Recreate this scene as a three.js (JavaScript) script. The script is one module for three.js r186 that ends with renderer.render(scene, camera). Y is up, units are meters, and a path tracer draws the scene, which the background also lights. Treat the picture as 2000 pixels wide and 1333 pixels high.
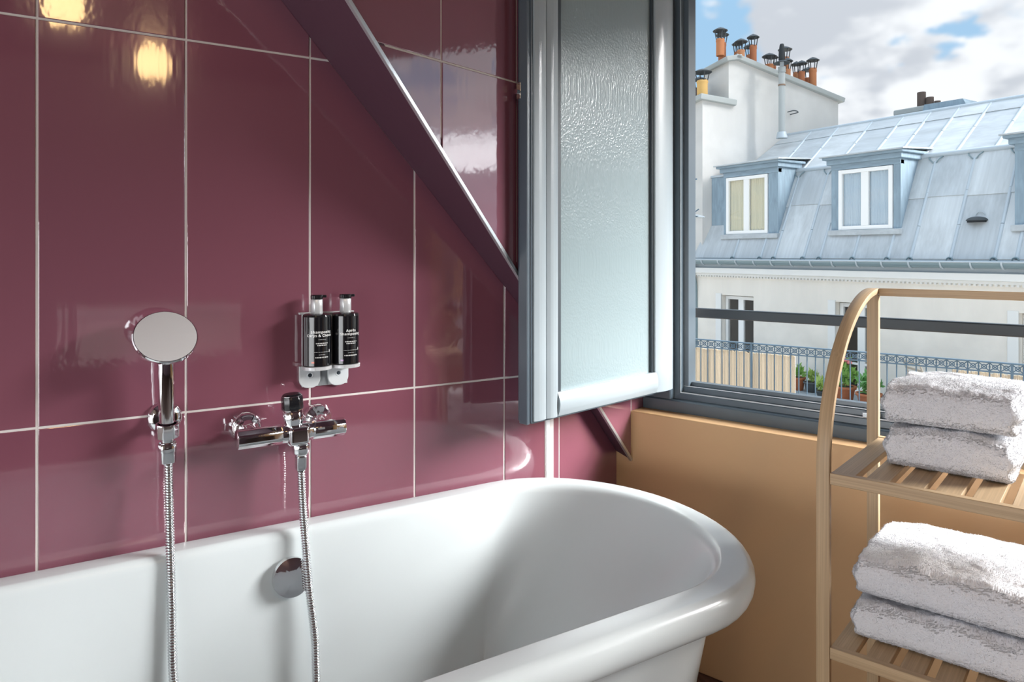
import * as THREE from 'three';
import { RoundedBoxGeometry } from 'three/addons/geometries/RoundedBoxGeometry.js';
import { mergeGeometries, mergeVertices, toCreasedNormals } from 'three/addons/utils/BufferGeometryUtils.js';
import { ImprovedNoise } from 'three/addons/math/ImprovedNoise.js';
import { MeshSurfaceSampler } from 'three/addons/math/MeshSurfaceSampler.js';
import { RectAreaLightUniformsLib } from 'three/addons/lights/RectAreaLightUniformsLib.js';

// ------------------------------------------------------------------ camera
// World: x runs along the tiled wall towards the window, z comes out of the tiled wall, y is up.
const scene = new THREE.Scene();
const renderer = new THREE.WebGLRenderer({ antialias: true });
renderer.toneMapping = THREE.LinearToneMapping;
renderer.toneMappingExposure = 1.17;
renderer.shadowMap.enabled = true;
RectAreaLightUniformsLib.init();

const FOCAL = 1400, CX = 1000, CY = 497;               // in pixels of the 2000 x 1333 frame; the lens is shifted down
const CAM = new THREE.Vector3(0, 1.175, 1.58);
const YAW = Math.atan(2236 / 1400);
const FWD = new THREE.Vector3(Math.cos(YAW), 0, -Math.sin(YAW)), RGT = new THREE.Vector3(Math.sin(YAW), 0, Math.cos(YAW));
const camera = new THREE.PerspectiveCamera(2 * Math.atan(666.5 / FOCAL) * 180 / Math.PI, 2000 / 1333, 0.05, 400);
camera.position.copy(CAM);
camera.lookAt(CAM.clone().add(FWD));
camera.setViewOffset(2000, 1333, 0, 666.5 - CY, 2000, 1333);

// ------------------------------------------------------------------ sky
const noise = new ImprovedNoise();
const fbm = (x, y, z, n = 5) => { let s = 0, a = 1, t = 0; for (let i = 0; i < n; i++) { s += a * noise.noise(x, y, z); t += a; a *= 0.5; x *= 2.03; y *= 2.03; z *= 2.03; } return s / t; };
const sstep = (a, b, x) => { const t = Math.min(1, Math.max(0, (x - a) / (b - a))); return t * t * (3 - 2 * t); };
function pixelDir(px, py) { return FWD.clone().addScaledVector(RGT, (px - CX) / FOCAL).add(new THREE.Vector3(0, (CY - py) / FOCAL, 0)); }
{
  const W = 2048, H = 1024, data = new Float32Array(W * H * 4);
  // broad cloud banks and gaps of the afternoon sky: pixel, radius in radians, cover, greyness
  const banks = [[1640, 20, 0.13, 0.3, 0.75], [1540, 60, 0.06, 0.3, 0.3], [1700, 200, 0.10, 0.35, -0.3], [1880, 150, 0.09, 0.35, -0.3], [1940, 30, 0.06, 0.3, 0.0], [1385, 30, 0.026, 0.5, -0.1], [1395, 95, 0.07, -0.9, 0], [1430, 0, 0.03, -0.3, 0], [1840, 80, 0.032, -0.75, 0], [1750, 92, 0.022, -0.6, 0], [1900, 66, 0.03, -0.5, 0], [1352, 120, 0.04, -0.3, 0], [1700, 182, 0.02, 0, 0.5], [1985, 165, 0.03, 0, 0.6], [1900, 70, 0.03, -0.3, 0]]
    .map(([x, y, r, w, k]) => [pixelDir(x, y).normalize(), r, w, k]);
  const sun = new THREE.Vector3(0.60, 0.58, 0.55).normalize();
  for (let row = 0; row < H; row++) {
    const up = ((row + 0.5) / H - 0.5) * Math.PI, y = Math.sin(up), c = Math.cos(up);
    for (let col = 0; col < W; col++) {
      const a = ((col + 0.5) / W - 0.5) * 2 * Math.PI, x = Math.cos(a) * c, z = Math.sin(a) * c, o = (row * W + col) * 4;
      const k = 1 / (Math.max(y, 0) + 0.45), qx = x * k * 4.2, qy = y * 6, qz = z * k * 4.2;
      const f1 = fbm(qx * 2.3 + 3.1, qy * 2.6, qz * 2.3 + 7.7, 7), f2 = fbm(qx * 2.6 + 20, qy * 3.4, qz * 2.6 + 2, 7);
      const wx = 0.09 * fbm(qx * 3 + 40, qy * 4, qz * 3, 6), wy = 0.06 * fbm(qx * 3 + 70, qy * 4, qz * 3 + 5, 6);   // ragged edges
      let d = 0.54 + 1.0 * f1, gy = 0.30 + 1.3 * f2 + 0.5 * f1;
      for (const [b, r, w, e] of banks) { const m = 1 - ((x + wx) * b.x + (y + wy) * b.y + (z - wx) * b.z) / Math.hypot(x + wx, y + wy, z - wx); if (m < r * r * 3) { const q = Math.exp(-2 * m / (r * r)); d += w * q; gy += e * q; } }
      const cover = sstep(0.34, 0.68, d), thick = sstep(0.1, 1.0, gy);
      const rise = 0.92 + 0.95 * sstep(0.25, 1, y);                                    // an overcast sky is brighter overhead
      const blue = [0.31, 0.53, 0.76], haze = 1 - sstep(0, 0.45, y);
      const sunny = 0.10 * Math.pow(Math.max(0, x * sun.x + y * sun.y + z * sun.z), 4);
      for (let i = 0; i < 3; i++) {
        const air = blue[i] * (1 - 0.3 * haze) + [0.62, 0.74, 0.86][i] * 0.3 * haze;
        const white = [0.87, 0.90, 0.93][i], grey = [0.52, 0.56, 0.62][i];
        const cloud = white * (1 - 0.9 * thick) + grey * 0.9 * thick;
        data[o + i] = y < 0 ? 0.3 : (air * (1 - cover) + cloud * cover) * rise * 1.05 + sunny;
      }
      data[o + 3] = 1;
    }
  }
  const sky = new THREE.DataTexture(data, W, H, THREE.RGBAFormat, THREE.FloatType);
  sky.mapping = THREE.EquirectangularReflectionMapping; sky.magFilter = THREE.LinearFilter; sky.needsUpdate = true;
  scene.background = sky;
}

// ------------------------------------------------------------------ daylight
// The sun behind thin cloud, high over the street: a wide soft disc.
const sunLight = new THREE.DirectionalLight(new THREE.Color(1, 0.995, 0.985), 29);
sunLight.name = 'veiled_sun';
sunLight.position.set(0.60 * 40, 0.58 * 40, 0.55 * 40); sunLight.target.position.set(0, 0, 0);
sunLight.shadow.radius = 83;                            // 44 degrees across
sunLight.castShadow = true; sunLight.shadow.mapSize.set(2048, 2048);
Object.assign(sunLight.shadow.camera, { left: -25, right: 25, top: 25, bottom: -25, near: 1, far: 120 });
scene.add(sunLight, sunLight.target);
// Added fill light behind the camera, brightening the ochre wall and the tub.
const SIDE_X = -1.9;
const sideFill = new THREE.RectAreaLight(new THREE.Color(0.96, 0.98, 1), 4.3, 2.5, 1.0);
sideFill.name = 'added_side_fill';
sideFill.position.set(SIDE_X + 0.02, 0.8, 1.6); sideFill.lookAt(SIDE_X + 3, 0.8, 1.6);
scene.add(sideFill);

// ------------------------------------------------------------------ helpers
const V = (x, y, z) => new THREE.Vector3(x, y, z), R = (d) => d * Math.PI / 180;
function mulberry(s) { return () => { s = (s + 0x6d2b79f5) | 0; let t = Math.imul(s ^ (s >>> 15), 1 | s); t = (t + Math.imul(t ^ (t >>> 7), 61 | t)) ^ t; return ((t ^ (t >>> 14)) >>> 0) / 4294967296; }; }
const onPlane = (px, py, p, n) => { const d = pixelDir(px, py), t = p.clone().sub(CAM).dot(n) / d.dot(n); return CAM.clone().addScaledVector(d, t); };
const atX = (px, py, X) => onPlane(px, py, V(X, 0, 0), V(1, 0, 0));
const atY = (px, py, Y) => onPlane(px, py, V(0, Y, 0), V(0, 1, 0));
const atZ = (px, py, Z) => onPlane(px, py, V(0, 0, Z), V(0, 0, 1));
const taken = new Set();
function numbered(name) { if (!taken.has(name)) { taken.add(name); return name; } for (let i = 1; ; i++) { const n = name + '_' + String(i).padStart(3, '0'); if (!taken.has(n)) { taken.add(n); return n; } } }
function shade(o) { o.castShadow = o.receiveShadow = true; return o; }
function part(name, geo, mat, parent) { const m = shade(new THREE.Mesh(geo, mat)); m.name = name; parent.add(m); return m; }
function sub(name, parent) { const g = new THREE.Group(); g.name = name; parent.add(g); return g; }
function tag(o, label, category, group) { o.userData.label = label; o.userData.category = category; if (group) o.userData.group = group; return o; }
function thing(name, label, category, pos, turn = 0, group) { const g = new THREE.Group(); g.name = numbered(name); if (pos) g.position.copy(pos); g.rotation.y = turn; scene.add(g); return tag(g, label, category, group); }
function struct(name, geo, mat, label) { const m = geo ? shade(new THREE.Mesh(geo, mat)) : new THREE.Group(); m.name = name; m.userData.kind = 'structure'; if (label) m.userData.label = label; scene.add(m); return m; }
// box from corner to corner
function bx(x0, y0, z0, x1, y1, z1, r = 0) {
  const w = Math.abs(x1 - x0), h = Math.abs(y1 - y0), d = Math.abs(z1 - z0);
  const g = r > 0 ? new RoundedBoxGeometry(w, h, d, 2, Math.min(r, w / 2.01, h / 2.01, d / 2.01)) : new THREE.BoxGeometry(w, h, d);
  return g.translate((x0 + x1) / 2, (y0 + y1) / 2, (z0 + z1) / 2);
}
// uv in metres from position, by the way each face points; 'along' is the axis the grain follows (it becomes v)
function metreUV(g, along = 'y', ox = 0, oy = 0) {
  const p = g.attributes.position, n = g.attributes.normal, uv = new Float32Array(p.count * 2), ax = 'xyz'.indexOf(along);
  for (let i = 0; i < p.count; i++) {
    const q = [p.getX(i), p.getY(i), p.getZ(i)], m = [Math.abs(n.getX(i)), Math.abs(n.getY(i)), Math.abs(n.getZ(i))];
    const big = m.indexOf(Math.max(...m)), rest = [0, 1, 2].filter((k) => k !== big);
    const v = rest.includes(ax) ? ax : rest[1], u = rest.find((k) => k !== v);
    uv[2 * i] = q[u] + ox; uv[2 * i + 1] = q[v] + oy;
  }
  g.setAttribute('uv', new THREE.BufferAttribute(uv, 2)); return g;
}
const lathe = (pts, seg = 32) => new THREE.LatheGeometry(pts.map(([r, y]) => new THREE.Vector2(Math.max(r, 1e-5), y)), seg);
function creased(g, deg = 35) { return toCreasedNormals(g, R(deg)); }
// cylinder between two points
function rod(a, b, r0, r1 = r0, seg = 14, open = false) {
  const d = b.clone().sub(a), g = new THREE.CylinderGeometry(r1, r0, d.length(), seg, 1, open);
  g.applyQuaternion(new THREE.Quaternion().setFromUnitVectors(V(0, 1, 0), d.clone().normalize()));
  return g.translate((a.x + b.x) / 2, (a.y + b.y) / 2, (a.z + b.z) / 2);
}
// a turned shape whose axis is the given direction
function turned(pts, at, axis, seg = 32) { const g = creased(lathe(pts, seg), 40); g.applyQuaternion(new THREE.Quaternion().setFromUnitVectors(V(0, 1, 0), axis.clone().normalize())); return g.translate(at.x, at.y, at.z); }
function flat(pts) { return new THREE.Shape(pts.map(([a, b]) => new THREE.Vector2(a, b))); }
function slab(pts, depth, bevel = 0) {
  const g = new THREE.ExtrudeGeometry(flat(pts), { depth: depth - 2 * bevel, bevelEnabled: bevel > 0, bevelThickness: bevel, bevelSize: bevel, bevelOffset: -bevel, bevelSegments: 2, steps: 1, curveSegments: 8 });
  return bevel ? g.translate(0, 0, bevel) : g;
}
const merge = (list) => mergeGeometries(list.map((g) => { const q = g.index ? g.toNonIndexed() : g; for (const k of Object.keys(q.attributes)) if (!['position', 'normal', 'uv'].includes(k)) q.deleteAttribute(k); return q; }));

// window frame of reference: local x to the right along the window wall, y up, z into the room
const WK = V(1.4303, 0, -0.1041), SKEW = R(17.6316), WTURN = -(Math.PI / 2 - SKEW);
const NOUT = V(Math.cos(SKEW), 0, -Math.sin(SKEW)), WU = V(Math.sin(SKEW), 0, Math.cos(SKEW));
const fromW = (u, y, z) => WK.clone().addScaledVector(WU, u).addScaledVector(NOUT, -z).setY(y);
function inW(o) { o.position.copy(WK); o.rotation.y = WTURN; return o; }

// ------------------------------------------------------------------ textures
function dataTex(w, h, f, srgb = false, rep = 1) {
  const d = new Uint8Array(w * h * 4);
  for (let y = 0; y < h; y++) for (let x = 0; x < w; x++) { const c = f(x / w, y / h), o = (y * w + x) * 4; for (let i = 0; i < 3; i++) d[o + i] = Math.max(0, Math.min(255, Math.round((Array.isArray(c) ? c[i] : c) * 255))); d[o + 3] = 255; }
  const t = new THREE.DataTexture(d, w, h); t.wrapS = t.wrapT = THREE.RepeatWrapping; t.magFilter = THREE.LinearFilter; t.minFilter = THREE.LinearFilter;
  if (srgb) t.colorSpace = THREE.SRGBColorSpace;
  if (rep !== 1) t.repeat.set(...(Array.isArray(rep) ? rep : [rep, rep]));
  t.needsUpdate = true; return t;
}
// noise that repeats over the unit square
const wrapNoise = (u, v, fu, fv, seed, n = 4) => { let s = 0, a = 1, t = 0; for (let i = 0; i < n; i++) { const A = u * 2 * Math.PI, B = v * 2 * Math.PI, ru = fu / 6.283, rv = fv / 6.283; s += a * (noise.noise(Math.cos(A) * ru + seed, Math.sin(A) * ru + 9.1, Math.cos(B) * rv + seed * 1.7 + Math.sin(B) * rv * 0.73)); t += a; a *= 0.5; fu *= 2; fv *= 2; } return s / t; };
const glazeTex = dataTex(512, 512, (u, v) => 0.5 + 0.34 * wrapNoise(u, v, 9, 2.2, 3.3, 2) + 0.10 * wrapNoise(u, v, 40, 26, 8.1, 2), false, 2);
const plasterTex = dataTex(512, 512, (u, v) => 0.5 + 0.4 * wrapNoise(u, v, 40, 40, 1.2, 4), false, 1.5);
const woodTex = dataTex(512, 512, (u, v) => { const g = 0.5 + 0.5 * wrapNoise(u, v, 46, 1.6, 5.5, 3), f = wrapNoise(u, v, 150, 5, 2.5, 2); const k = 0.86 + 0.2 * g + 0.09 * f; return [0.77 * k, 0.665 * k * (0.97 + 0.04 * g), 0.525 * k * (0.94 + 0.08 * g)]; }, true, [4, 1.4]);
const plankTex = dataTex(512, 512, (u, v) => { const g = 0.5 + 0.5 * wrapNoise(u, v, 30, 2, 15.5, 4); const k = 0.55 + 0.7 * g; return [0.37 * k, 0.26 * k, 0.225 * k]; }, true, [3, 1]);
const frostTex = dataTex(512, 512, (u, v) => 0.5 + 0.5 * wrapNoise(u, v, 90, 70, 4.4, 3), false, 2.2);
const terryTex = dataTex(256, 256, (u, v) => 0.5 + 0.6 * wrapNoise(u, v, 60, 60, 6.6, 3), false, 9);
const zincTex = dataTex(512, 512, (u, v) => { const k = 0.93 + 0.12 * wrapNoise(u, v, 12, 4, 7.2, 4) + 0.05 * wrapNoise(u, v, 60, 14, 1.9, 2); return [0.83 * k, 0.85 * k, 0.86 * k]; }, true, 0.4);
const renderTex = dataTex(512, 512, (u, v) => { const k = 0.965 + 0.06 * wrapNoise(u, v, 8, 8, 2.2, 5); return [0.955 * k, 0.93 * k, 0.89 * k]; }, true, 0.25);
const bluePaintTex = dataTex(256, 256, (u, v) => { const k = 0.96 + 0.14 * wrapNoise(u, v, 20, 5, 3.9, 4); return [0.565 * k, 0.645 * k, 0.70 * k]; }, true, 0.8);

// ------------------------------------------------------------------ materials
const std = (o) => new THREE.MeshStandardMaterial(o), phys = (o) => new THREE.MeshPhysicalMaterial(o);
const M = {
  tile: [0, 1, 2].map((i) => phys({ color: new THREE.Color(['#845160', '#885362', '#814e5d'][i]), roughness: 0.06, ior: 2.3, bumpMap: glazeTex, bumpScale: 0.0006 })),
  grout: std({ color: '#d9d3d0', roughness: 0.85 }),
  silicone: std({ color: '#e4e4e6', roughness: 0.4 }),
  burgundy: std({ color: '#523341', roughness: 0.5, bumpMap: plasterTex, bumpScale: 0.0006 }),
  ochre: std({ color: '#d2aa7d', roughness: 0.55, bumpMap: plasterTex, bumpScale: 0.0005 }),
  backWall: std({ color: '#604d55', roughness: 0.6 }),
  roomWall: std({ color: '#ece8e4', roughness: 0.8 }),
  alu: std({ color: '#d5dadd', metalness: 0.75, roughness: 0.28 }),
  sash: phys({ color: '#9ea9af', roughness: 0.3, clearcoat: 0.3, clearcoatRoughness: 0.15 }),
  frame: phys({ color: '#4f5c66', roughness: 0.32, clearcoat: 0.25, clearcoatRoughness: 0.2 }),
  frameDark: std({ color: '#333d45', roughness: 0.45 }),
  seal: std({ color: '#c8ccd0', roughness: 0.5 }),
  rubber: std({ color: '#22272b', roughness: 0.7 }),
  frosted: phys({ color: '#adbfc3', roughness: 0.24, transmission: 0.4, thickness: 0, ior: 1.5, bumpMap: frostTex, bumpScale: 0.0012 }),
  enamel: phys({ color: '#d9e1e3', roughness: 0.22 }),
  chrome: std({ color: '#e8eaec', metalness: 1, roughness: 0.06 }),
  chromeSoft: std({ color: '#d9dcde', metalness: 1, roughness: 0.2 }),
  sprayFace: phys({ color: '#cfcdcd', roughness: 0.35 }),
  black: phys({ color: '#15161a', roughness: 0.25, clearcoat: 0.4, clearcoatRoughness: 0.1 }),
  wood: std({ map: woodTex, roughness: 0.48, bumpMap: woodTex, bumpScale: 0.0003 }),
  plank: std({ map: plankTex, roughness: 0.5 }),
  towel: phys({ color: '#e7e9ef', roughness: 1, sheen: 0.6, sheenRoughness: 0.7, sheenColor: new THREE.Color('#ffffff'), bumpMap: terryTex, bumpScale: 0.0013 }),
  plastic: phys({ color: '#e9eef0', roughness: 0.3, transmission: 0.25, thickness: 0 }),
  brushed: std({ color: '#dfe2e4', metalness: 0.35, roughness: 0.3 }),
  white: std({ color: '#eceae6', roughness: 0.5 }),
};
const SOFFIT = (x) => 1.663 - 1.117 * (x - 0.456);       // underside of the sloping ceiling

// ================================================================== the room
const CEIL = 2.5, WIN1 = 2.4;                                                  // ceiling height, unseen right edge of the first window, widened to light the tub
// keep the side of a polygon where f(p) >= 0
function clip(poly, f) {
  const out = [];
  poly.forEach((p, i) => {
    const q = poly[(i + 1) % poly.length], a = f(p), b = f(q);
    if (a >= 0) out.push(p);
    if ((a >= 0) !== (b >= 0)) { const t = a / (a - b); out.push([p[0] + (q[0] - p[0]) * t, p[1] + (q[1] - p[1]) * t]); }
  });
  return out;
}
const area = (p) => Math.abs(p.reduce((s, a, i) => { const b = p[(i + 1) % p.length]; return s + a[0] * b[1] - a[1] * b[0]; }, 0) / 2);
const rect = (x0, y0, x1, y1) => [[x0, y0], [x1, y0], [x1, y1], [x0, y1]];
const tileRand = mulberry(11);
// glazed tiles between the grout lines xs and ys, cut by the given edges, on the plane z = 0 of the parent
function tiles(parent, xs, ys, cuts, g = 0.0022) {
  for (let i = 0; i + 1 < xs.length; i++) for (let j = 0; j + 1 < ys.length; j++) {
    let p = rect(xs[i] + g, ys[j] + g, xs[i + 1] - g, ys[j + 1] - g);
    for (const c of cuts) if (p.length) p = clip(p, c);
    if (p.length < 3 || area(p) < 2e-4) continue;
    const t = part('tile', slab(p, 0.008, 0.0012), M.tile[Math.floor(tileRand() * 3)], parent);
    t.position.z = -0.008; t.rotation.y = (tileRand() - 0.5) * 0.0016; t.rotation.x = (tileRand() - 0.5) * 0.0008;
  }
}
// floor: dark planks running towards the window
{
  const f = struct('floor', bx(-2.1, -0.2, -0.5, 3.4, -0.012, 4.5), std({ color: '#3a2a26', roughness: 0.8 }), 'dark brown wooden plank floor');
  const rnd = mulberry(5), turn = SKEW + R(62);
  const g = metreUV(bx(-0.6, -0.012, -0.0595, 0.6, 0, 0.0595, 0.0015), 'x');
  for (let r = 0; r < 10; r++) for (let c = 0; c < 2; c++) {
    const pl = part('plank', g, M.plank, f), o = (r - 3) * 0.1205, a = -0.35 + c * 1.203 + (r % 2) * 0.31 - 0.3;
    pl.position.set(1.2 + Math.cos(turn) * a + Math.sin(turn) * o, 0, 0.75 - Math.sin(turn) * a + Math.cos(turn) * o); pl.rotation.y = turn;
  }
}
// wall on the left: upright burgundy tiles over white grout, bending towards the window near the corner
const BEND = 1.1028, PITCH = 0.2517, X0 = -0.041, ROWS = [0.1005, 0.855, 1.6095, 2.364, 3.1];
{
  const w = struct('wall_left', bx(-2.1, 0, -0.12, BEND + 0.02, CEIL, -0.0016), M.grout, 'glossy burgundy tiled wall behind the bathtub');
  const xs = []; for (let k = -8; k <= 4; k++) xs.push(X0 + PITCH * k); xs.push(BEND);
  tiles(w, xs, [-0.6, ...ROWS], [(p) => p[1] - 0.005, (p) => CEIL - 0.002 - p[1], (p) => SOFFIT(p[0]) - p[1]]);
}
{
  const w = struct('wall_corner', null, null, 'short burgundy tiled return between the tiled wall and the window wall');
  w.position.set(BEND, 0, 0); w.rotation.y = SKEW;
  part('backing', bx(-0.01, 0, -0.1, 0.44, 1.1, -0.0016), M.grout, w);
  const under = (p) => SOFFIT(BEND + p[0] * Math.cos(SKEW)) - p[1];
  tiles(w, [0.003, 0.052, 0.38], [-0.6, ...ROWS], [(p) => p[1] - 0.005, under]);
  const s = part('silicone_joint', slab(clip(rect(-0.0075, 0.002, 0.0055, 0.95), under), 0.003, 0.001), M.silicone, w); s.position.z = -0.001; s.rotation.y = -SKEW / 2;
}
// side of the dormer: tiled above the sloping ceiling
const REVEAL = 0.052;
{
  const w = struct('wall_dormer', null, null, 'burgundy tiled side of the dormer behind the open window');
  const o = fromW(REVEAL, 0, 0); w.position.copy(o); w.rotation.y = SKEW;          // local x runs outwards, local z into the dormer
  const line = (x) => SOFFIT(o.x + x * Math.cos(SKEW)), low = 0.5;
  const top = -(CEIL - line(0)) / 1.117 / Math.cos(SKEW);
  const shape = [[top + 0.03 / 1.117 / Math.cos(SKEW), CEIL], [-0.02, line(-0.02) + 0.03], [0.012, line(0) + 0.03], [0.012, low], [0.3, low], [0.3, CEIL]];
  const back = part('backing', slab(shape, 0.06), M.grout, w); back.position.z = -0.0616;
  const xs = [0.08, 0]; for (let k = 0; k < 8; k++) xs.push(-0.2824 - 0.2536 * k + 0.0); xs.reverse();
  tiles(w, xs, [-0.5, 0.085, 0.839, 1.593, 2.347, 3.1], [(p) => p[1] - line(p[0]) - 0.004, (p) => CEIL - p[1], (p) => p[1] - (p[0] > -0.001 ? 0.6 : -1)]);
}
// sloping ceiling between tiled wall and dormer, with the metal edge strip
function plan(pts, yTop, yLow) {
  const tri = THREE.ShapeUtils.triangulateShape(pts.map(([a, b]) => new THREE.Vector2(a, b)), []), n = pts.length, pos = [];
  const P = (i, up) => [pts[i][0], up ? yTop(pts[i][0], pts[i][1]) : yLow(pts[i][0], pts[i][1]), pts[i][1]];
  for (const [a, b, c] of tri) { pos.push(...P(a, 1), ...P(c, 1), ...P(b, 1)); pos.push(...P(a, 0), ...P(b, 0), ...P(c, 0)); }
  for (let i = 0; i < n; i++) { const j = (i + 1) % n; pos.push(...P(i, 0), ...P(j, 1), ...P(j, 0), ...P(i, 0), ...P(i, 1), ...P(j, 1)); }
  const g = new THREE.BufferGeometry(); g.setAttribute('position', new THREE.Float32BufferAttribute(pos, 3)); g.computeVertexNormals(); return metreUV(g, 'x');
}
{
  const q = fromW(REVEAL - 0.002, 0, -0.005), e = fromW(REVEAL - 0.002, 0, 1.9), k = fromW(-0.03, 0, -0.005);
  const pts = [[k.x, k.z], [q.x, q.z], [e.x, e.z], [e.x, -0.03], [BEND, -0.03]];
  struct('ceiling_slope', plan(pts, (x) => SOFFIT(x) + 0.05, (x) => SOFFIT(x)), M.burgundy, 'dark burgundy painted underside of the sloping roof');
  const a = fromW(REVEAL, 0, 0.0), b = fromW(REVEAL, 0, 1.75); a.y = SOFFIT(a.x); b.y = SOFFIT(b.x);
  const len = a.distanceTo(b), t = struct('trim_1', bx(-len / 2, -0.0045, -0.0042, len / 2, 0.0045, 0.0042, 0.001), M.alu, 'bright metal edge strip along the sloping tile corner');
  t.position.copy(a).add(b).multiplyScalar(0.5);
  const d = b.clone().sub(a).normalize(); t.quaternion.setFromRotationMatrix(new THREE.Matrix4().makeBasis(d, WU.clone().cross(d).normalize(), WU.clone()));
}
struct('ceiling', bx(-2.1, CEIL, -0.4, 3.5, CEIL + 0.2, 4.5), M.burgundy, 'dark burgundy flat ceiling');
struct('wall_back', bx(-2.1, 0, 4.2, 3.5, CEIL, 4.4), M.backWall, 'dark mauve wall behind the camera, keeping the tile reflections dark');  // out of view; toned dark to dim its reflection in the tiles
{
  const w = struct('wall_side', null, null, 'dark mauve wall behind the camera, keeping the tile reflections dark'), z0 = 0.35, z1 = 2.85, y0 = 0.3, y1 = 1.3;
  const sh = flat(rect(0, 0, 4.3, CEIL)); sh.holes.push(new THREE.Path(rect(z0, y0, z1, y1).reverse().map(([a, b]) => new THREE.Vector2(a, b))));
  const p = part('plaster', new THREE.ExtrudeGeometry(sh, { depth: 0.2, bevelEnabled: false }).rotateY(-Math.PI / 2), M.roomWall, w); p.position.set(SIDE_X, 0, 0);
  const fillWin = struct('window_3', bx(SIDE_X - 0.06, y0, z0, SIDE_X - 0.05, y1, z1), std({ color: '#dfe6ea', roughness: 0.6, emissive: new THREE.Color(0.9, 0.95, 1), emissiveIntensity: 0.8 }), 'added glowing fill window behind the camera, lighting the ochre wall');  // added glowing panel that goes with the fill light
  for (const z of [z0, (z0 + z1) / 2 - 0.02, z1 - 0.04]) part('frame_bar', bx(SIDE_X - 0.05, y0, z, SIDE_X - 0.02, y1, z + 0.04, 0.003), M.white, fillWin);
}
{
  const w = struct('window_2', null, null, 'second open window further along the window wall, out of view, lighting the room'); inW(w);  // out of view; placed for its reflection in the tiles and daylight indoors
  for (const [x0, x1, y0, y1] of [[2.951, 3.05, 0.706, 2.419], [4.3, 4.399, 0.706, 2.419], [3.05, 4.3, 0.706, 0.78], [3.05, 4.3, 2.34, 2.419]]) part('frame_bar', bx(x0, y0, -0.16, x1, y1, -0.066, 0.003), M.frame, w);
}
{
  const w = struct('wall_window', null, null, 'ochre painted wall below and beside the window'); inW(w);
  part('parapet', metreUV(bx(-0.12, 0, -0.28, 4.6, 0.705, 0, 0.004), 'y'), M.ochre, w);
  part('pier', metreUV(bx(WIN1, 0.7, -0.28, 2.95, CEIL, 0), 'y'), M.ochre, w);
  part('pier', metreUV(bx(4.4, 0.7, -0.28, 4.6, CEIL, 0), 'y'), M.ochre, w);
  part('lintel', metreUV(bx(-0.01, 2.42, -0.28, WIN1 + 0.01, CEIL, 0), 'y'), M.ochre, w);
  part('lintel', metreUV(bx(2.94, 2.42, -0.28, 4.41, CEIL, 0), 'y'), M.ochre, w);
  part('outer_pier', bx(-0.8, -1, -0.28, -0.01, CEIL + 0.2, -0.12), M.roomWall, w);
  part('outer_apron', bx(-0.8, -3, -0.3, 4.6, 0.64, -0.27), M.roomWall, w);
}
// fixed window frame, dark grey
{
  const w = struct('window_1', null, null, 'dark grey window frame around the open window'); inW(w);
  const run = (prof, len, mat, name, place) => { const g = creased(slab(prof, len), 30); const m = part(name, g, mat, w); place(m); return m; };
  // bottom rail: stepped profile in (z, y), run along x
  const rail = [[-0.16, 0.66], [-0.0665, 0.66], [-0.066, 0.737], [-0.069, 0.740], [-0.089, 0.742], [-0.090, 0.757], [-0.092, 0.759], [-0.110, 0.761], [-0.111, 0.7745], [-0.113, 0.7765], [-0.134, 0.778], [-0.135, 0.788], [-0.16, 0.788]];
  run(rail, WIN1 - REVEAL - 0.004, M.frame, 'bottom_rail', (m) => { m.rotation.y = -Math.PI / 2; m.scale.z = -1; m.position.set(REVEAL + 0.002, 0, 0); m.geometry = m.geometry.clone(); const p = m.geometry.attributes.position; for (let i = 0; i < p.count; i++) p.setXYZ(i, p.getZ(i), p.getY(i), p.getX(i)); m.rotation.y = 0; m.scale.z = 1; flip(m.geometry); });
  part('seal_strip', bx(0.11, 0.7585, -0.0985, WIN1 - 0.03, 0.7615, -0.0925, 0.001), M.seal, w);
  part('edge_strip', bx(0.15, 0.7765, -0.1165, WIN1 - 0.03, 0.778, -0.1135), M.seal, w);  // pale strip put in for the highlight along the rail edge
  // left jamb: stepped profile in (x, z), run upwards
  const jamb = [[REVEAL + 0.001, -0.16], [REVEAL + 0.001, -0.066], [0.144, -0.066], [0.147, -0.069], [0.148, -0.089], [0.164, -0.090], [0.166, -0.092], [0.167, -0.114], [0.181, -0.116], [0.182, -0.16]];
  const up = (prof, name) => { const g = slab(prof.map(([a, b]) => [a, -b]), 1.66); g.rotateX(-Math.PI / 2); g.translate(0, 0.742, 0); return part(name, creased(g, 30), M.frame, w); };
  up(jamb, 'jamb');
  part('jamb_line', bx(0.1655, 0.76, -0.0945, 0.1675, 2.38, -0.0915), M.sash, w);
  up(jamb.map(([a, b]) => [WIN1 + REVEAL - a, b]).reverse(), 'jamb');
  part('head_rail', bx(REVEAL, 2.35, -0.16, WIN1, 2.425, -0.066, 0.003), M.frame, w);
  part('latch_plate', bx(0.672, 0.7605, -0.105, 0.712, 0.7735, -0.0905, 0.002), M.chromeSoft, w);
}
function flip(g) {
  const p = g.attributes.position, a = p.array.slice();
  for (let i = 0; i < p.count; i += 3) { p.setXYZ(i + 1, a[3 * i + 6], a[3 * i + 7], a[3 * i + 8]); p.setXYZ(i + 2, a[3 * i + 3], a[3 * i + 4], a[3 * i + 5]); }
  g.computeVertexNormals(); return g;
}
// guard bar outside the window
{
  const t = thing('guard_bar', 'dark grey metal guard bar across the outside of the open window', 'railing', fromW(0, 0, 0)); t.rotation.y = WTURN;
  part('bar', bx(-0.25, 0.968, -0.328, 2.7, 0.999, -0.3015, 0.004), M.frameDark, t);
  for (const x of [-0.2, 2.6]) part('bracket', bx(x, 0.972, -0.305, x + 0.03, 0.995, -0.281, 0.002), M.frameDark, t);
}
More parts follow.
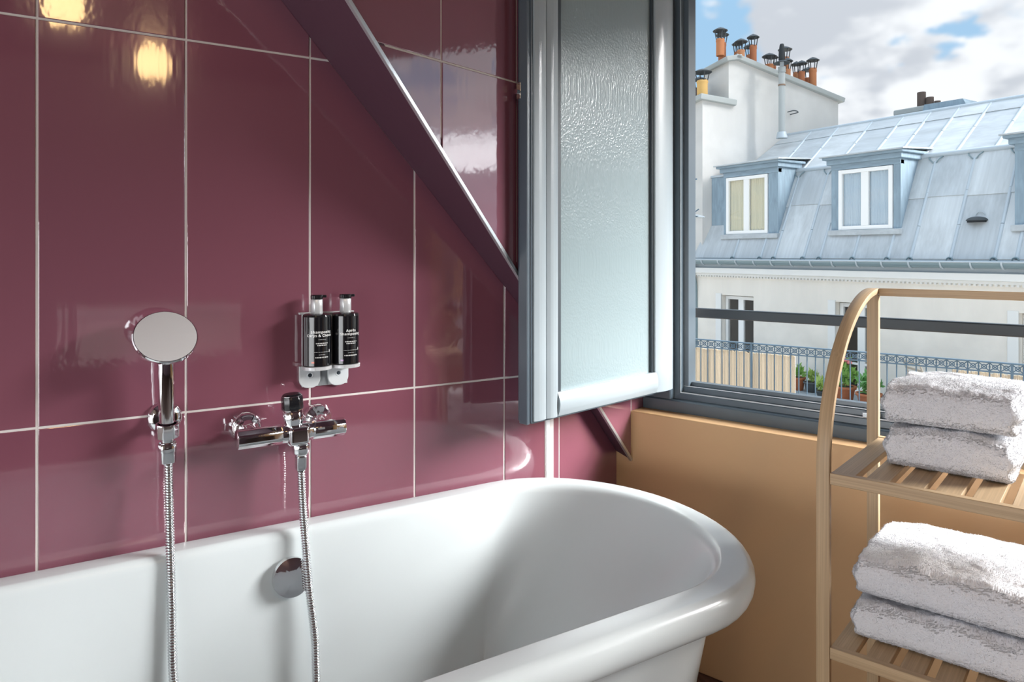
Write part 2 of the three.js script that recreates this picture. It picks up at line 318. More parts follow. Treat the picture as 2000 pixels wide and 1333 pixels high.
// open casement: local x from hinge to free edge, local -z is the face towards the opening
const H0 = fromW(0.155, 0, -0.064), H1 = fromW(0.105, 0, 0.557), SASHL = H0.distanceTo(H1);
{
  const d = H1.clone().sub(H0).normalize();
  const t = thing('casement_sash', 'open inward window casement with pale frame and textured frosted glass', 'window', H0, Math.atan2(-d.z, d.x));
  const y0 = 0.771, y1 = 2.345, T = 0.042, L = SASHL;
  const bulge = (w, h, n = 10) => { const p = []; for (let i = 0; i <= n; i++) { const a = i / n; p.push([w * a, -h * Math.pow(Math.sin(Math.PI * (0.06 + 0.9 * a)), 0.7)]); } return p; };
  const upright = (x, w, h, name, mat = M.sash) => { const prof = [[0, T - 0.008], ...bulge(w, h), [w, T - 0.008]]; const g = slab(prof.map(([a, b]) => [a, -b]), y1 - y0 - 0.008); g.rotateX(-Math.PI / 2); g.translate(x, y0 + 0.005, 0.0); return part(name, creased(g, 40), mat, t); };
  upright(0.004, 0.090, 0.010, 'stile');
  upright(0.519, 0.040, 0.007, 'stile');
  upright(0.5615, 0.042, 0.005, 'astragal');
  part('stile_core', bx(0.5, y0 + 0.003, 0.0035, 0.606, y1, T, 0.002), M.frameDark, t);
  part('edge_strip', bx(0.604, y0 + 0.001, 0.002, L - 0.012, y1, T + 0.004, 0.003), M.frame, t);
  part('edge_strip', bx(L - 0.0105, y0 - 0.001, 0.004, L, y1, T - 0.012, 0.002), M.frame, t);
  for (const [y, up] of [[y0 + 0.005, 1], [y1 - 0.066, 0]]) {
    const prof = [[0, T - 0.008], ...bulge(0.058, 0.011), [0.058, T - 0.008]]; const g = slab(prof, 0.519 - 0.0905);
    const p = g.attributes.position; for (let i = 0; i < p.count; i++) p.setXYZ(i, p.getZ(i), p.getX(i), p.getY(i)); 
    g.computeVertexNormals(); g.translate(0.0915, y, 0); part('rail', creased(g, 40), M.sash, t);
  }
  part('bottom_seal', bx(0.0, y0 - 0.001, 0.004, 0.606, y0 + 0.0045, T, 0.001), M.frame, t);
  part('back_frame', merge([bx(0.005, y0, T - 0.008, 0.1, y1, T, 0.001), bx(0.1, y0, T - 0.008, 0.52, y0 + 0.06, T, 0.001), bx(0.1, y1 - 0.06, T - 0.008, 0.52, y1, T, 0.001), bx(0.52, y0, T - 0.008, 0.606, y1, T, 0.001)]), M.frame, t);
  part('gasket', bx(0.0942, y0 + 0.06, 0.004, 0.103, y1 - 0.06, 0.012, 0.001), M.frameDark, t);
  const g = new THREE.BoxGeometry(0.435, y1 - y0 - 0.11, 0.006); metreUV(g, 'y'); g.translate(0.3055, (y0 + y1) / 2, 0.015);
  part('frosted_pane', g, M.frosted, t).userData.label = 'textured frosted glass';
  const k = sub('keep', t); k.position.set(L - 0.004, 1.567, 0.03);
  part('keep_plate', bx(-0.006, -0.02, -0.006, 0.006, 0.02, 0.008, 0.002), M.chromeSoft, k);
  part('keep_roller', rod(V(0.003, -0.004, 0), V(0.016, -0.004, 0), 0.006), M.chrome, k);
}

// ================================================================== bathtub and fittings
{
  const t = thing('bathtub', 'white freestanding rolltop bathtub along the burgundy tiled wall', 'bathtub', V(0.385, 0, 0.379));
  const L = 0.838, HW = 0.3765, A = 0.30, N = 28, S = 26;                        // half length, half width, end length
  const outline = (iw, il = iw, skew = 0) => {                                    // one ring, inset from the rim's outer edge
    const hw = HW - iw, l = L - il, a = Math.min(A - il * 0.72, l) * 1, c = l - a, p = [];
    for (let i = 0; i <= N; i++) { const q = -Math.PI / 2 + Math.PI * i / N; p.push([c + a * Math.cos(q), hw * Math.sin(q)]); }
    for (let i = 1; i < S; i++) p.push([c - 2 * c * i / S, hw]);
    for (let i = 0; i <= N; i++) { const q = Math.PI / 2 + Math.PI * i / N; p.push([-c + a * Math.cos(q), hw * Math.sin(q)]); }
    for (let i = 1; i < S; i++) p.push([-c + 2 * c * i / S, -hw]);
    return p;
  };
  // rim of the tub bends in where the shoulder of the inner wall begins
  const shoulder = (x, z, dy) => (z < 0 ? 0.022 * sstep(0.09 - 0.385, -0.16 - 0.385, x) * sstep(0.02, 0.13, dy) : 0);
  const rings = [];
  const RIM = 0.60;
  const add = (iw, il, y) => rings.push([outline(iw, il), y]);
  // outside, from the foot up
  add(0.125, 0.235, 0.0); add(0.12, 0.23, 0.02); add(0.105, 0.20, 0.14); add(0.085, 0.17, 0.28); add(0.066, 0.14, 0.40); add(0.052, 0.12, 0.49); add(0.046, 0.108, 0.525); add(0.036, 0.055, 0.540);
  // rolled rim
  for (let i = 0; i <= 14; i++) { const q = -0.62 * Math.PI + (0.62 + 0.5) * Math.PI * i / 14; add(0.020 - 0.020 * Math.cos(q), 0.020 - 0.020 * Math.cos(q), RIM - 0.028 + (q < 0 ? 0.034 : 0.028) * Math.sin(q)); }
  add(0.036, 0.036, RIM + 0.0006); add(0.055, 0.055, RIM);
  for (const [d, y] of [[0.059, -0.0015], [0.064, -0.005], [0.0675, -0.011], [0.0695, -0.02], [0.072, -0.05], [0.078, -0.11], [0.086, -0.18], [0.097, -0.26], [0.112, -0.33], [0.14, -0.385], [0.19, -0.418], [0.26, -0.43]]) add(d, d + (-y) * 0.6, RIM + y);
  const n = rings[0][0].length, pos = [], idx = [];
  rings.forEach(([p, y], k) => { p.forEach(([x, z]) => { const inner = k > 26; pos.push(x, y, z + (inner ? shoulder(x, z, RIM - y) : 0)); }); });
  for (let k = 0; k + 1 < rings.length; k++) for (let i = 0; i < n; i++) { const j = (i + 1) % n, a = k * n + i, b = k * n + j; idx.push(a, a + n, b, b, a + n, b + n); }
  const c0 = pos.length / 3; pos.push(0, RIM - 0.432, 0); for (let i = 0; i < n; i++) idx.push((rings.length - 1) * n + i, c0, (rings.length - 1) * n + (i + 1) % n);
  const g = new THREE.BufferGeometry(); g.setAttribute('position', new THREE.Float32BufferAttribute(pos, 3)); g.setIndex(idx); g.computeVertexNormals();
  g.setAttribute('uv', new THREE.Float32BufferAttribute(new Float32Array(pos.length / 3 * 2), 2));
  part('shell', g, M.enamel, t);
  // overflow cover on the inner wall
  const o = V(0.398 - 0.385, 0.512, 0.092 - 0.379), ax = V(0, 0.16, 1);
  part('overflow_cover', turned([[0, 0.010], [0.034, 0.0098], [0.0385, 0.008], [0.0395, 0.004], [0.0395, -0.004], [0.03, -0.012]], o, ax, 40), M.chrome, t).userData.label = 'round chrome overflow cover';
}
const XA = V(1, 0, 0), ZA = V(0, 0, 1), YA = V(0, 1, 0);
// wall bracket that holds the hand shower
{
  const at = V(0.1715, 0.850, 0);
  const t = thing('shower_bracket', 'round chrome wall bracket holding the hand shower', 'shower holder', at);
  part('rosette', turned([[0, 0.018], [0.012, 0.018], [0.020, 0.0165], [0.027, 0.013], [0.031, 0.008], [0.0325, 0.003], [0.0325, 0.0]], V(0, 0, 0.0002), ZA), M.chrome, t);
  part('arm', rod(V(0, 0, 0.015), V(-0.002, -0.006, 0.05), 0.011), M.chrome, t);
  part('fork', turned([[0.0185, -0.014], [0.0205, -0.013], [0.021, 0], [0.0205, 0.013], [0.0185, 0.014], [0.0158, 0.013], [0.0152, -0.013], [0.0185, -0.014]], V(-0.0025, -0.012, 0.066), V(0, 1, 0.09)), M.chrome, t);
}
{
  const t = thing('hand_shower', 'chrome hand shower with round spray head', 'hand shower', V(0.1695, 0.800, 0.0635));
  const up = V(-0.02, 1, 0.05).normalize();
  part('handle', turned([[0.0095, 0.0], [0.012, 0.004], [0.0128, 0.03], [0.0138, 0.06], [0.0150, 0.10], [0.0152, 0.14], [0.0150, 0.165], [0.0145, 0.172]], V(0, 0, 0), up), M.chrome, t);
  part('nut', turned([[0.0125, -0.026], [0.015, -0.024], [0.0155, -0.004], [0.0165, -0.002], [0.0165, 0.012], [0.0150, 0.014], [0.012, 0.014]], V(0, 0, 0), up), M.chrome, t);
  const hc = V(-0.0065, 0.217, 0.027), face = V(0.02, 0.60, 0.80).normalize();
  const h = part('head', turned([[0, -0.022], [0.018, -0.021], [0.034, -0.017], [0.047, -0.010], [0.0545, -0.004], [0.0568, 0.001], [0.0568, 0.005], [0.055, 0.0075], [0, 0.008]], hc, face, 48), M.chrome, t);
  part('spray_face', turned([[0, 0.0095], [0.050, 0.0093], [0.0535, 0.0085], [0.0545, 0.006], [0.0545, 0.004]], hc, face, 48), M.sprayFace, h).userData.label = 'pale grey spray plate';
  part('neck', new THREE.TubeGeometry(new THREE.CatmullRomCurve3([up.clone().multiplyScalar(0.165), up.clone().multiplyScalar(0.185), up.clone().multiplyScalar(0.203).add(V(0, 0, 0.004))]), 12, 0.0143, 16), M.chrome, t);
}
// wall mixer
{
  const t = thing('bath_mixer', 'chrome wall mixer tap with dark diverter knob above the bathtub', 'tap', V(0.404, 0.803, 0.072));
  for (const s of [-0.078, 0.0735]) part('rosette', turned([[0, 0.04], [0.0125, 0.04], [0.014, 0.03], [0.018, 0.022], [0.026, 0.016], [0.031, 0.010], [0.0335, 0.004], [0.034, 0.0]], V(s, 0.008, -0.0718), ZA), M.chrome, t);
  for (const s of [-0.078, 0.0735]) part('inlet', rod(V(s, 0.008, -0.036), V(s * 0.93, 0.002, -0.004), 0.0135), M.chrome, t);
  part('handle', turned([[0, 0], [0.0185, 0.0], [0.0205, 0.0015], [0.0205, 0.085], [0.0185, 0.089], [0.016, 0.09]], V(-0.1105, 0, 0), XA), M.chrome, t);
  part('handle', turned([[0.015, 0], [0.0185, 0.002], [0.0198, 0.005], [0.0198, 0.07], [0.0188, 0.0715], [0, 0.0718]], V(0.039, 0, 0), XA), M.chrome, t);
  part('body', turned([[0.0165, -0.024], [0.019, -0.02], [0.0195, -0.004], [0.0185, 0.018], [0.0205, 0.028], [0.021, 0.045], [0.0195, 0.047]], V(0.004, 0, 0), V(-0.06, 1, 0.0)), M.chrome, t);
  part('cross_body', turned([[0.016, -0.032], [0.0195, -0.026], [0.0205, -0.005], [0.0205, 0.024], [0.019, 0.036], [0.016, 0.04]], V(0.004, 0, 0), XA), M.chrome, t);
  part('spout_block', bx(-0.012, -0.022, -0.004, 0.030, 0.016, 0.030, 0.008), M.chrome, t);
  const k = part('diverter_knob', turned([[0.0195, 0], [0.0215, 0.002], [0.0215, 0.026], [0.0205, 0.031], [0.016, 0.034], [0, 0.035]], V(0.0012, 0.047, 0), V(-0.06, 1, 0)), M.chrome, t);
  part('knob_grip', turned([[0.02195, 0.0035], [0.0223, 0.005], [0.0223, 0.024], [0.0213, 0.030], [0.0165, 0.0348], [0, 0.0358]], V(0.0012, 0.047, 0), V(-0.06, 1, 0)), M.black, k).userData.label = 'dark grip of the knob';
  part('outlet', turned([[0.0155, 0], [0.018, -0.003], [0.018, -0.018], [0.014, -0.024], [0.0115, -0.026]], V(0.016, -0.022, 0.008), YA), M.chrome, t);
  part('connector', turned([[0.0105, 0], [0.0125, -0.002], [0.0125, -0.024], [0.0095, -0.03]], V(0.016, -0.048, 0.008), YA), M.chromeSoft, t);
}
// ribbed hose from mixer to hand shower, hanging in a loop inside the tub
{
  const a = V(0.42, 0.734, 0.08), b = V(0.1715, 0.778, 0.0615);
  const curve = new THREE.CatmullRomCurve3([a, V(0.422, 0.66, 0.085), V(0.428, 0.5, 0.108), V(0.436, 0.36, 0.13), V(0.42, 0.235, 0.155), V(0.355, 0.19, 0.19), V(0.26, 0.19, 0.19), V(0.195, 0.235, 0.16), V(0.176, 0.36, 0.118), V(0.174, 0.52, 0.090), V(0.1725, 0.68, 0.068), b], false, 'centripetal');
  const len = curve.getLength(), rib = 0.0052, per = 5, n = Math.round(len / rib) * per, seg = 12, fr = curve.computeFrenetFrames(n, false), pos = [], idx = [];
  const prof = [0.0067, 0.0083, 0.0087, 0.0083, 0.0067];
  for (let i = 0; i <= n; i++) { const p = curve.getPointAt(i / n), r = prof[i % per]; for (let j = 0; j < seg; j++) { const q = j / seg * 2 * Math.PI, v = p.clone().addScaledVector(fr.normals[i], Math.cos(q) * r).addScaledVector(fr.binormals[i], Math.sin(q) * r); pos.push(v.x, v.y, v.z); } }
  for (let i = 0; i < n; i++) for (let j = 0; j < seg; j++) { const k = (j + 1) % seg, A = i * seg + j, B = i * seg + k; idx.push(A, B, A + seg, B, B + seg, A + seg); }
  const g = new THREE.BufferGeometry(); g.setAttribute('position', new THREE.Float32BufferAttribute(pos, 3)); g.setIndex(idx); g.computeVertexNormals();
  const m = shade(new THREE.Mesh(g, M.chromeSoft)); m.name = 'shower_hose'; scene.add(m);
  tag(m, 'ribbed metal shower hose hanging from the mixer tap into the bathtub', 'hose');
}
// dispenser bracket and the two pump bottles
const BX = [0.4665, 0.5305], BZ = 0.037, BR = 0.0298, BY = 0.934;
{
  const t = thing('bottle_bracket', 'clear plastic wall bracket carrying two black pump bottles', 'bracket', V(0.4985, 0, 0));
  const tab = (x) => { const p = [], w = 0.0235, y0 = 0.881, r = 0.02; for (let i = 0; i <= 12; i++) { const q = Math.PI + Math.PI / 2 * i / 12; p.push([x - w + r + r * Math.cos(q), y0 + r + r * Math.sin(q)]); } for (let i = 0; i <= 12; i++) { const q = -Math.PI / 2 + Math.PI / 2 * i / 12; p.push([x + w - r + r * Math.cos(q), y0 + r + r * Math.sin(q)]); } p.push([x + w, 0.93], [x - w, 0.93]); return p; };
  part('back_plate', bx(-0.055, 0.883, 0.0005, 0.048, 1.045, 0.0035, 0.001), M.plastic, t);
  for (const s of [-0.039, 0.025]) {
    const m = part('tab', slab(tab(s), 0.006, 0.0015), M.plastic, t); m.position.z = 0.004;
    part('keyhole', merge([turned([[0, 0.0112], [0.0042, 0.011], [0.0042, 0.009]], V(s, 0.909, 0), ZA, 16)]), M.frameDark, m).position.z = -0.004;
    part('keyhole_rim', turned([[0.0045, 0.0105], [0.0062, 0.0118], [0.0075, 0.0105]], V(s, 0.909, 0), ZA, 20), M.plastic, m).position.z = -0.004;
  }
  part('metal_plate', bx(-0.0175, 0.884, 0.0036, 0.0035, 0.93, 0.0046), std({ color: '#8d9194', metalness: 0.6, roughness: 0.5, bumpMap: terryTex, bumpScale: 0.0006 }), t);
  for (const x of BX) part('cup_ring', turned([[BR - 0.002, -0.008], [BR + 0.0015, -0.0075], [BR + 0.002, -0.001], [BR + 0.0008, 0.0], [0.0, -0.001]], V(x - 0.4985, BY, BZ), YA, 40), M.brushed, t);
  for (const x of BX) part('cup_arm', bx(x - 0.4985 - 0.014, BY - 0.008, 0.002, x - 0.4985 + 0.014, BY - 0.003, BZ - 0.02), M.plastic, t);
  part('top_strap', bx(-0.062, 1.043, 0.0005, 0.062, 1.0475, 0.008, 0.001), M.brushed, t);
}
function bottleLabel(lines, dot) {
  const c = document.createElement('canvas'); c.width = 1024; c.height = 640; const x = c.getContext('2d');
  x.fillStyle = '#121317'; x.fillRect(0, 0, 1024, 640);
  x.fillStyle = '#f2f2f0'; x.textAlign = 'center'; x.font = 'bold 46px sans-serif';
  const mid = 512; lines.forEach((s, i) => x.fillText(s, mid, 210 + i * 46));
  x.fillStyle = '#c9c9c7';
  const strokes = (y, w, h, gap) => { let a = mid - w / 2, k = 0; while (a < mid + w / 2) { const l = 10 + ((k * 37) % 19); x.fillRect(a, y, Math.min(l, mid + w / 2 - a), h); a += l + gap; k++; } };
  strokes(290, 90, 5, 4); strokes(335, 150, 14, 5); strokes(360, 120, 14, 5); strokes(455, 190, 5, 4); strokes(490, 80, 5, 4); strokes(520, 170, 15, 5);
  x.fillStyle = '#f2f2f0'; x.fillRect(mid + 100, 430, 12, 34);
  x.fillStyle = dot; x.fillRect(mid - 130, 580, 36, 22);
  const t = new THREE.CanvasTexture(c); t.colorSpace = THREE.SRGBColorSpace; t.magFilter = THREE.LinearFilter; return t;
}
[[['Shampooing', 'Corps & Cheveux'], '#e0562c', 'black pump bottle printed Corps & Cheveux in the wall bracket'], [['Après', 'Shampooing'], '#c99ad8', 'black pump bottle printed Après Shampooing in the wall bracket']].forEach(([lines, dot, label], i) => {
  const t = thing('pump_bottle', label, 'bottle', V(BX[i], BY, BZ), 0, 'pump bottles on the tiled wall');
  const printed = phys({ map: bottleLabel(lines, dot), roughness: 0.18, clearcoat: 0.6, clearcoatRoughness: 0.05 });
  const H = 0.112;
  const side = new THREE.CylinderGeometry(BR, BR, H - 0.008, 64, 1, true, -Math.PI); side.translate(0, (H - 0.008) / 2 + 0.002, 0);   // print is centred on the front
  side.rotateY(R(6));
  const body = part('body', side, printed, t);
  part('shoulder', turned([[0, 0.0005], [BR - 0.001, 0.0005], [BR, 0.002], [BR, 0.0021]], V(0, 0, 0), YA, 40), M.black, body);
  part('shoulder', turned([[BR, H - 0.006], [BR - 0.0012, H - 0.0018], [BR - 0.004, H], [0.013, H + 0.001], [0, H + 0.001]], V(0, 0, 0), YA, 40), M.black, body);
  part('collar', turned([[0.0118, 0], [0.0124, 0.001], [0.0124, 0.030], [0.0115, 0.0315], [0, 0.0315]], V(0, H, 0), YA, 32), M.brushed, t);
  const p = part('pump_head', turned([[0, 0], [0.0125, 0.0], [0.0132, 0.002], [0.0132, 0.0075], [0.0118, 0.0095], [0, 0.0098]], V(0, H + 0.0315, 0), YA, 32), M.black, t);
  part('spout', bx(0.006, H + 0.0345, -0.005, 0.0205, H + 0.0405, 0.005, 0.002), M.black, p);
});

// ================================================================== bamboo rack and towels
const SHELVES = [0.78, 0.465, 0.15], RU0 = 0.772, RU1 = 1.205, RZ0 = 0.163, RZ1 = 0.516;
{
  const t = thing('bamboo_rack', 'bamboo shelf rack with curved uprights below the window', 'rack'); inW(t);
  const BT = 0.0125, Wd = 0.0235, yT = 1.101, yC = 0.79;
  // bent upright: straight at the front, then a quarter curve back to the top of the rear post
  const strip = () => {
    const out = [], inn = [], zc = RZ0 + 0.004, a = RZ1 - zc, b = yT - yC;
    out.push([RZ1, 0]); inn.push([RZ1 - BT, 0]);
    for (let i = 0; i <= 28; i++) { const q = Math.PI / 2 * i / 28; out.push([zc + a * Math.pow(Math.cos(q), 1.06), yC + b * Math.pow(Math.sin(q), 1.06)]); }
    for (let i = 0; i <= 28; i++) { const q = Math.PI / 2 * i / 28; inn.push([zc + (a - BT) * Math.pow(Math.cos(q), 1.06), yC + (b - BT) * Math.pow(Math.sin(q), 1.06)]); }
    return [...out, ...inn.reverse()];
  };
  const sg = slab(strip(), Wd, 0.0015); { const p = sg.attributes.position; for (let i = 0; i < p.count; i++) p.setXYZ(i, p.getZ(i), p.getY(i), p.getX(i)); flip(sg); }
  const stripGeo = metreUV(creased(sg, 25), 'y');
  for (const u of [RU0 - 0.0005 - Wd, RU1 + 0.0005]) part('curved_upright', stripGeo, M.wood, t).position.x = u;
  for (const u of [RU0 - 0.0005 - Wd, RU1 + 0.0005]) part('rear_post', metreUV(bx(u, 0, RZ0 - 0.006, u + Wd, yT - BT - 0.001, RZ0 + 0.010, 0.0015), 'y'), M.wood, t);
  part('top_bar', metreUV(bx(RU0 - 0.0005, yT - 0.0165, RZ0 - 0.006, RU1 + 0.0005, yT, RZ0 + 0.008, 0.0015), 'x'), M.wood, t);
  for (const y of SHELVES) {
    const s = sub('shelf', t);
    part('front_rail', metreUV(bx(RU0, y - 0.021, RZ1 - 0.016, RU1, y, RZ1, 0.0015), 'x'), M.wood, s);
    part('rear_rail', metreUV(bx(RU0, y - 0.021, RZ0, RU1, y, RZ0 + 0.016, 0.0015), 'x'), M.wood, s);
    const slats = [[RU0, 0.811]]; for (let k = 0; k < 7; k++) slats.push([0.8285 + k * 0.0532, 0.8285 + k * 0.0532 + 0.0375]); slats[slats.length - 1][1] = RU1;
    for (const [a, b] of slats) part('slat', metreUV(bx(a, y - 0.014, RZ0 + 0.0165, b, y - 0.0012, RZ1 - 0.0165, 0.0012), 'z', a * 3, a), M.wood, s);
  }
}
function towelShape(w, h, d, seed, fold) {
  const g = mergeVertices(new THREE.BoxGeometry(w, h, d, 150, 40, 110).deleteAttribute('uv').deleteAttribute('normal'));
  const p = g.attributes.position, rx = 0.013, r = h * 0.42;
  for (let i = 0; i < p.count; i++) {
    let x = p.getX(i), y = p.getY(i), z = p.getZ(i);
    const cx = Math.max(-w / 2 + rx, Math.min(w / 2 - rx, x)), cy = Math.max(-h / 2 + r, Math.min(h / 2 - r, y)), cz = Math.max(-d / 2 + r, Math.min(d / 2 - r, z));
    const dx = (x - cx) / rx, dy = (y - cy) / r, dz = (z - cz) / r, l = Math.hypot(dx, dy, dz);
    if (l > 1e-6) { const m = Math.max(Math.abs(dx), Math.abs(dy), Math.abs(dz)) / l; x = cx + dx * m * rx; y = cy + dy * m * r; z = cz + dz * m * r; }
    // soft wrinkles, sagging corners, the layers of the fold on the ends
    const up = y / h + 0.5, n1 = fbm(x * 9 + seed, y * 5, z * 9, 3), n2 = fbm(x * 28 + seed, y * 28, z * 28, 2);
    y += up * 0.013 * n1 + up * 0.003 * n2 - up * 0.006 * Math.pow(Math.abs(2 * x / w), 3);
    z += 0.006 * n1 * Math.sign(z) + 0.0025 * n2;
    const end = sstep(w / 2 - 0.02, w / 2, Math.abs(x)); x += Math.sign(x) * end * (0.004 * Math.cos((y / h + 0.5) * 2 * Math.PI * fold) + 0.004 * n1);
    p.setXYZ(i, x, y, z);
  }
  g.computeVertexNormals();
  const nn = g.attributes.normal;                                     // looped pile
  for (let i = 0; i < p.count; i++) { const x = p.getX(i), y = p.getY(i), z = p.getZ(i), k = 0.0016 * fbm(x * 330 + seed, y * 330, z * 330, 2) + 0.0012 * fbm(x * 120, y * 120 + seed, z * 120, 2); p.setXYZ(i, x + nn.getX(i) * k, y + nn.getY(i) * k, z + nn.getZ(i) * k); }
  g.computeVertexNormals(); g.translate(0, h / 2, 0); return metreUV(g, 'y');
}
const tuftGeo = new THREE.ConeGeometry(0.0005, 0.0036, 3, 1, false); tuftGeo.translate(0, 0.0006, 0);
function towel(label, u, y, z, w, h, d, seed, turn = 0) {
  const t = thing('folded_towel', label, 'towel', fromW(u, y, z), WTURN + turn, 'white towels on the bamboo rack');
  const body = part('cloth', towelShape(w, h, d, seed, 2), M.towel, t);
  const s = new MeshSurfaceSampler(body).setRandomGenerator(mulberry(seed * 100 | 0)).build(), n = 14000, im = shade(new THREE.InstancedMesh(tuftGeo, M.towel, n));
  const a = V(0, 0, 0), b = V(0, 0, 0), m = new THREE.Matrix4(), q = new THREE.Quaternion(), rnd = mulberry(seed * 777 | 0);
  for (let i = 0; i < n; i++) { s.sample(a, b); b.x += (rnd() - 0.5) * 1.3; b.y += (rnd() - 0.5) * 1.3; b.z += (rnd() - 0.5) * 1.3; q.setFromUnitVectors(YA, b.normalize()); m.compose(a, q, V(1, 0.6 + rnd() * 0.9, 1)); im.setMatrixAt(i, m); }
  im.name = 'terry_pile'; im.userData.kind = 'stuff'; t.add(im);
  return t;
}
towel('folded white towel lying on the upper bamboo shelf, under another', 0.935, 0.781, 0.283, 0.205, 0.075, 0.25, 3.1);
towel('topmost folded white towel on the upper bamboo shelf', 0.933, 0.862, 0.284, 0.212, 0.073, 0.252, 7.7, R(1.5));
towel('folded white towel lying on the lower bamboo shelf, under another', 0.955, 0.466, 0.315, 0.33, 0.072, 0.285, 5.2);
towel('upper of two folded white towels on the lower bamboo shelf', 0.96, 0.544, 0.312, 0.335, 0.074, 0.285, 9.4, R(-1));

// ================================================================== unseen behind the camera: ceiling lamps and wash stand, placed for reflections in the tiles
[[0.0, 2.5], [0.47, 3.44]].forEach(([x, z], i) => {
  const t = thing('unseen_ceiling_lamp', ['warm glass globe lamp on the ceiling out of view, mirrored beside the top grout line', 'warm glass globe lamp on the ceiling out of view, mirrored high in the burgundy tiles'][i], 'lamp', V(x, CEIL, z));
  part('rose', lathe([[0, -0.02], [0.05, -0.02], [0.055, -0.012], [0.055, 0]]), M.chromeSoft, t);
  part('globe', new THREE.SphereGeometry(0.1, 32, 24).translate(0, -0.12, 0), std({ color: '#fff1d8', roughness: 0.4, emissive: new THREE.Color(1, 0.64, 0.27), emissiveIntensity: 7.5 }), t);
  const l = new THREE.PointLight(new THREE.Color(1, 0.85, 0.65), 0.5); l.name = 'unseen_ceiling_lamp_light'; l.position.set(0, -0.12, 0); l.shadow.radius = 5; l.castShadow = true; t.add(l);
});
{
  const t = thing('unseen_wash_stand', 'white wash stand out of view, mirrored as a pale band in the tiles', 'wash stand', V(0.55, 0, 4.2));
  part('cabinet', bx(-0.5, 0.48, -0.46, 0.5, 0.76, 0, 0.004), M.white, t);
  part('basin', bx(-0.52, 0.765, -0.48, 0.52, 0.83, 0, 0.012), M.enamel, t);
}

// ================================================================== outside: across the street
const O = {
  stackRender: std({ map: renderTex, color: '#e2e6ec', roughness: 0.9 }),  // copy of render, toned down to offset strong sun on the stacks
  render: std({ map: renderTex, roughness: 0.9 }), cornice: std({ color: '#e9e9e6', roughness: 0.8 }),
  zinc: std({ map: zincTex, roughness: 0.55, metalness: 0.15 }), zincB: std({ map: zincTex, color: '#eef0f2', roughness: 0.6, metalness: 0.15 }), seam: std({ color: '#b9c3ca', roughness: 0.5, metalness: 0.2 }), gutter: std({ color: '#83969c', roughness: 0.4, metalness: 0.2 }),
  blue: std({ map: bluePaintTex, roughness: 0.65 }), sashWhite: std({ color: '#f3f3f1', roughness: 0.5 }), stone: std({ color: '#a9adab', roughness: 0.9 }),
  curtainY: std({ color: '#d3ceb4', roughness: 0.9 }), curtainB: std({ color: '#bccbd5', roughness: 0.9 }),
  pane: phys({ color: '#ffffff', roughness: 0.03, transmission: 1, thickness: 0, ior: 1.45 }), inside: std({ color: '#d8d2c8', roughness: 0.9 }),
  pot: [0, 1, 2].map((i) => std({ color: ['#b87850', '#a96a48', '#c08660'][i], roughness: 0.85 })), cowl: std({ color: '#4a4f52', roughness: 0.6, metalness: 0.3 }), browPot: std({ color: '#5e514a', roughness: 0.85 }), yellowPot: std({ color: '#d2aa68', roughness: 0.85 }),
  iron: std({ color: '#5b7080', roughness: 0.5, metalness: 0.2 }), cane: std({ vertexColors: true, roughness: 0.8 }), leaf: [['#93bd62'], ['#b3cc70'], ['#74ae62']].map(([c]) => phys({ color: c, roughness: 0.7, transmission: 0.3, thickness: 0, side: THREE.DoubleSide })),
  terracotta: std({ color: '#b8714e', roughness: 0.85 }), darkPot: std({ color: '#565b5e', roughness: 0.8 }), deck: std({ color: '#8f969a', roughness: 0.9 }), soil: std({ color: '#4a3b30', roughness: 1 }), chair: std({ color: '#b5aa9c', roughness: 0.7 }), flower: std({ color: '#e58a8f', roughness: 0.7 }),
};
const XF = 12.95, G0 = V(XF, 1.09, 0), BRK = [13.86, 3.035], RIDGE = [15.2, 4.11], ZR = 24, ZL = -10.84;
const lowDir = V(BRK[0] - XF, BRK[1] - 1.09, 0), hiDir = V(RIDGE[0] - BRK[0], RIDGE[1] - BRK[1], 0);
struct('ground', bx(-60, -14.2, -90, 90, -14, 90), std({ color: '#8d8b86', roughness: 1 }), 'street far below');
struct('added_sun_block', bx(22, -14, -6.7, 33, 27, 6), std({ color: '#d5d0c8', roughness: 0.9 }), 'added block out of view that keeps the sun off the chimneys');  // added only to shade the chimneys from the sun
{
  const w = struct('street_front', null, null, 'next building along the street, beyond the chimney wall');
  part('front_wall', bx(13.4, -14, -32, 18, 2.4, -13.3), O.render, w);
  part('roof', slab([[0, 2.4], [1.2, 4.6], [3.4, 4.6], [4.6, 2.4]], 18.7).translate(13.4, 0, -32), O.zinc, w);
}
const house = thing('apartment_building', 'pale rendered building with zinc mansard roof across the street', 'building');
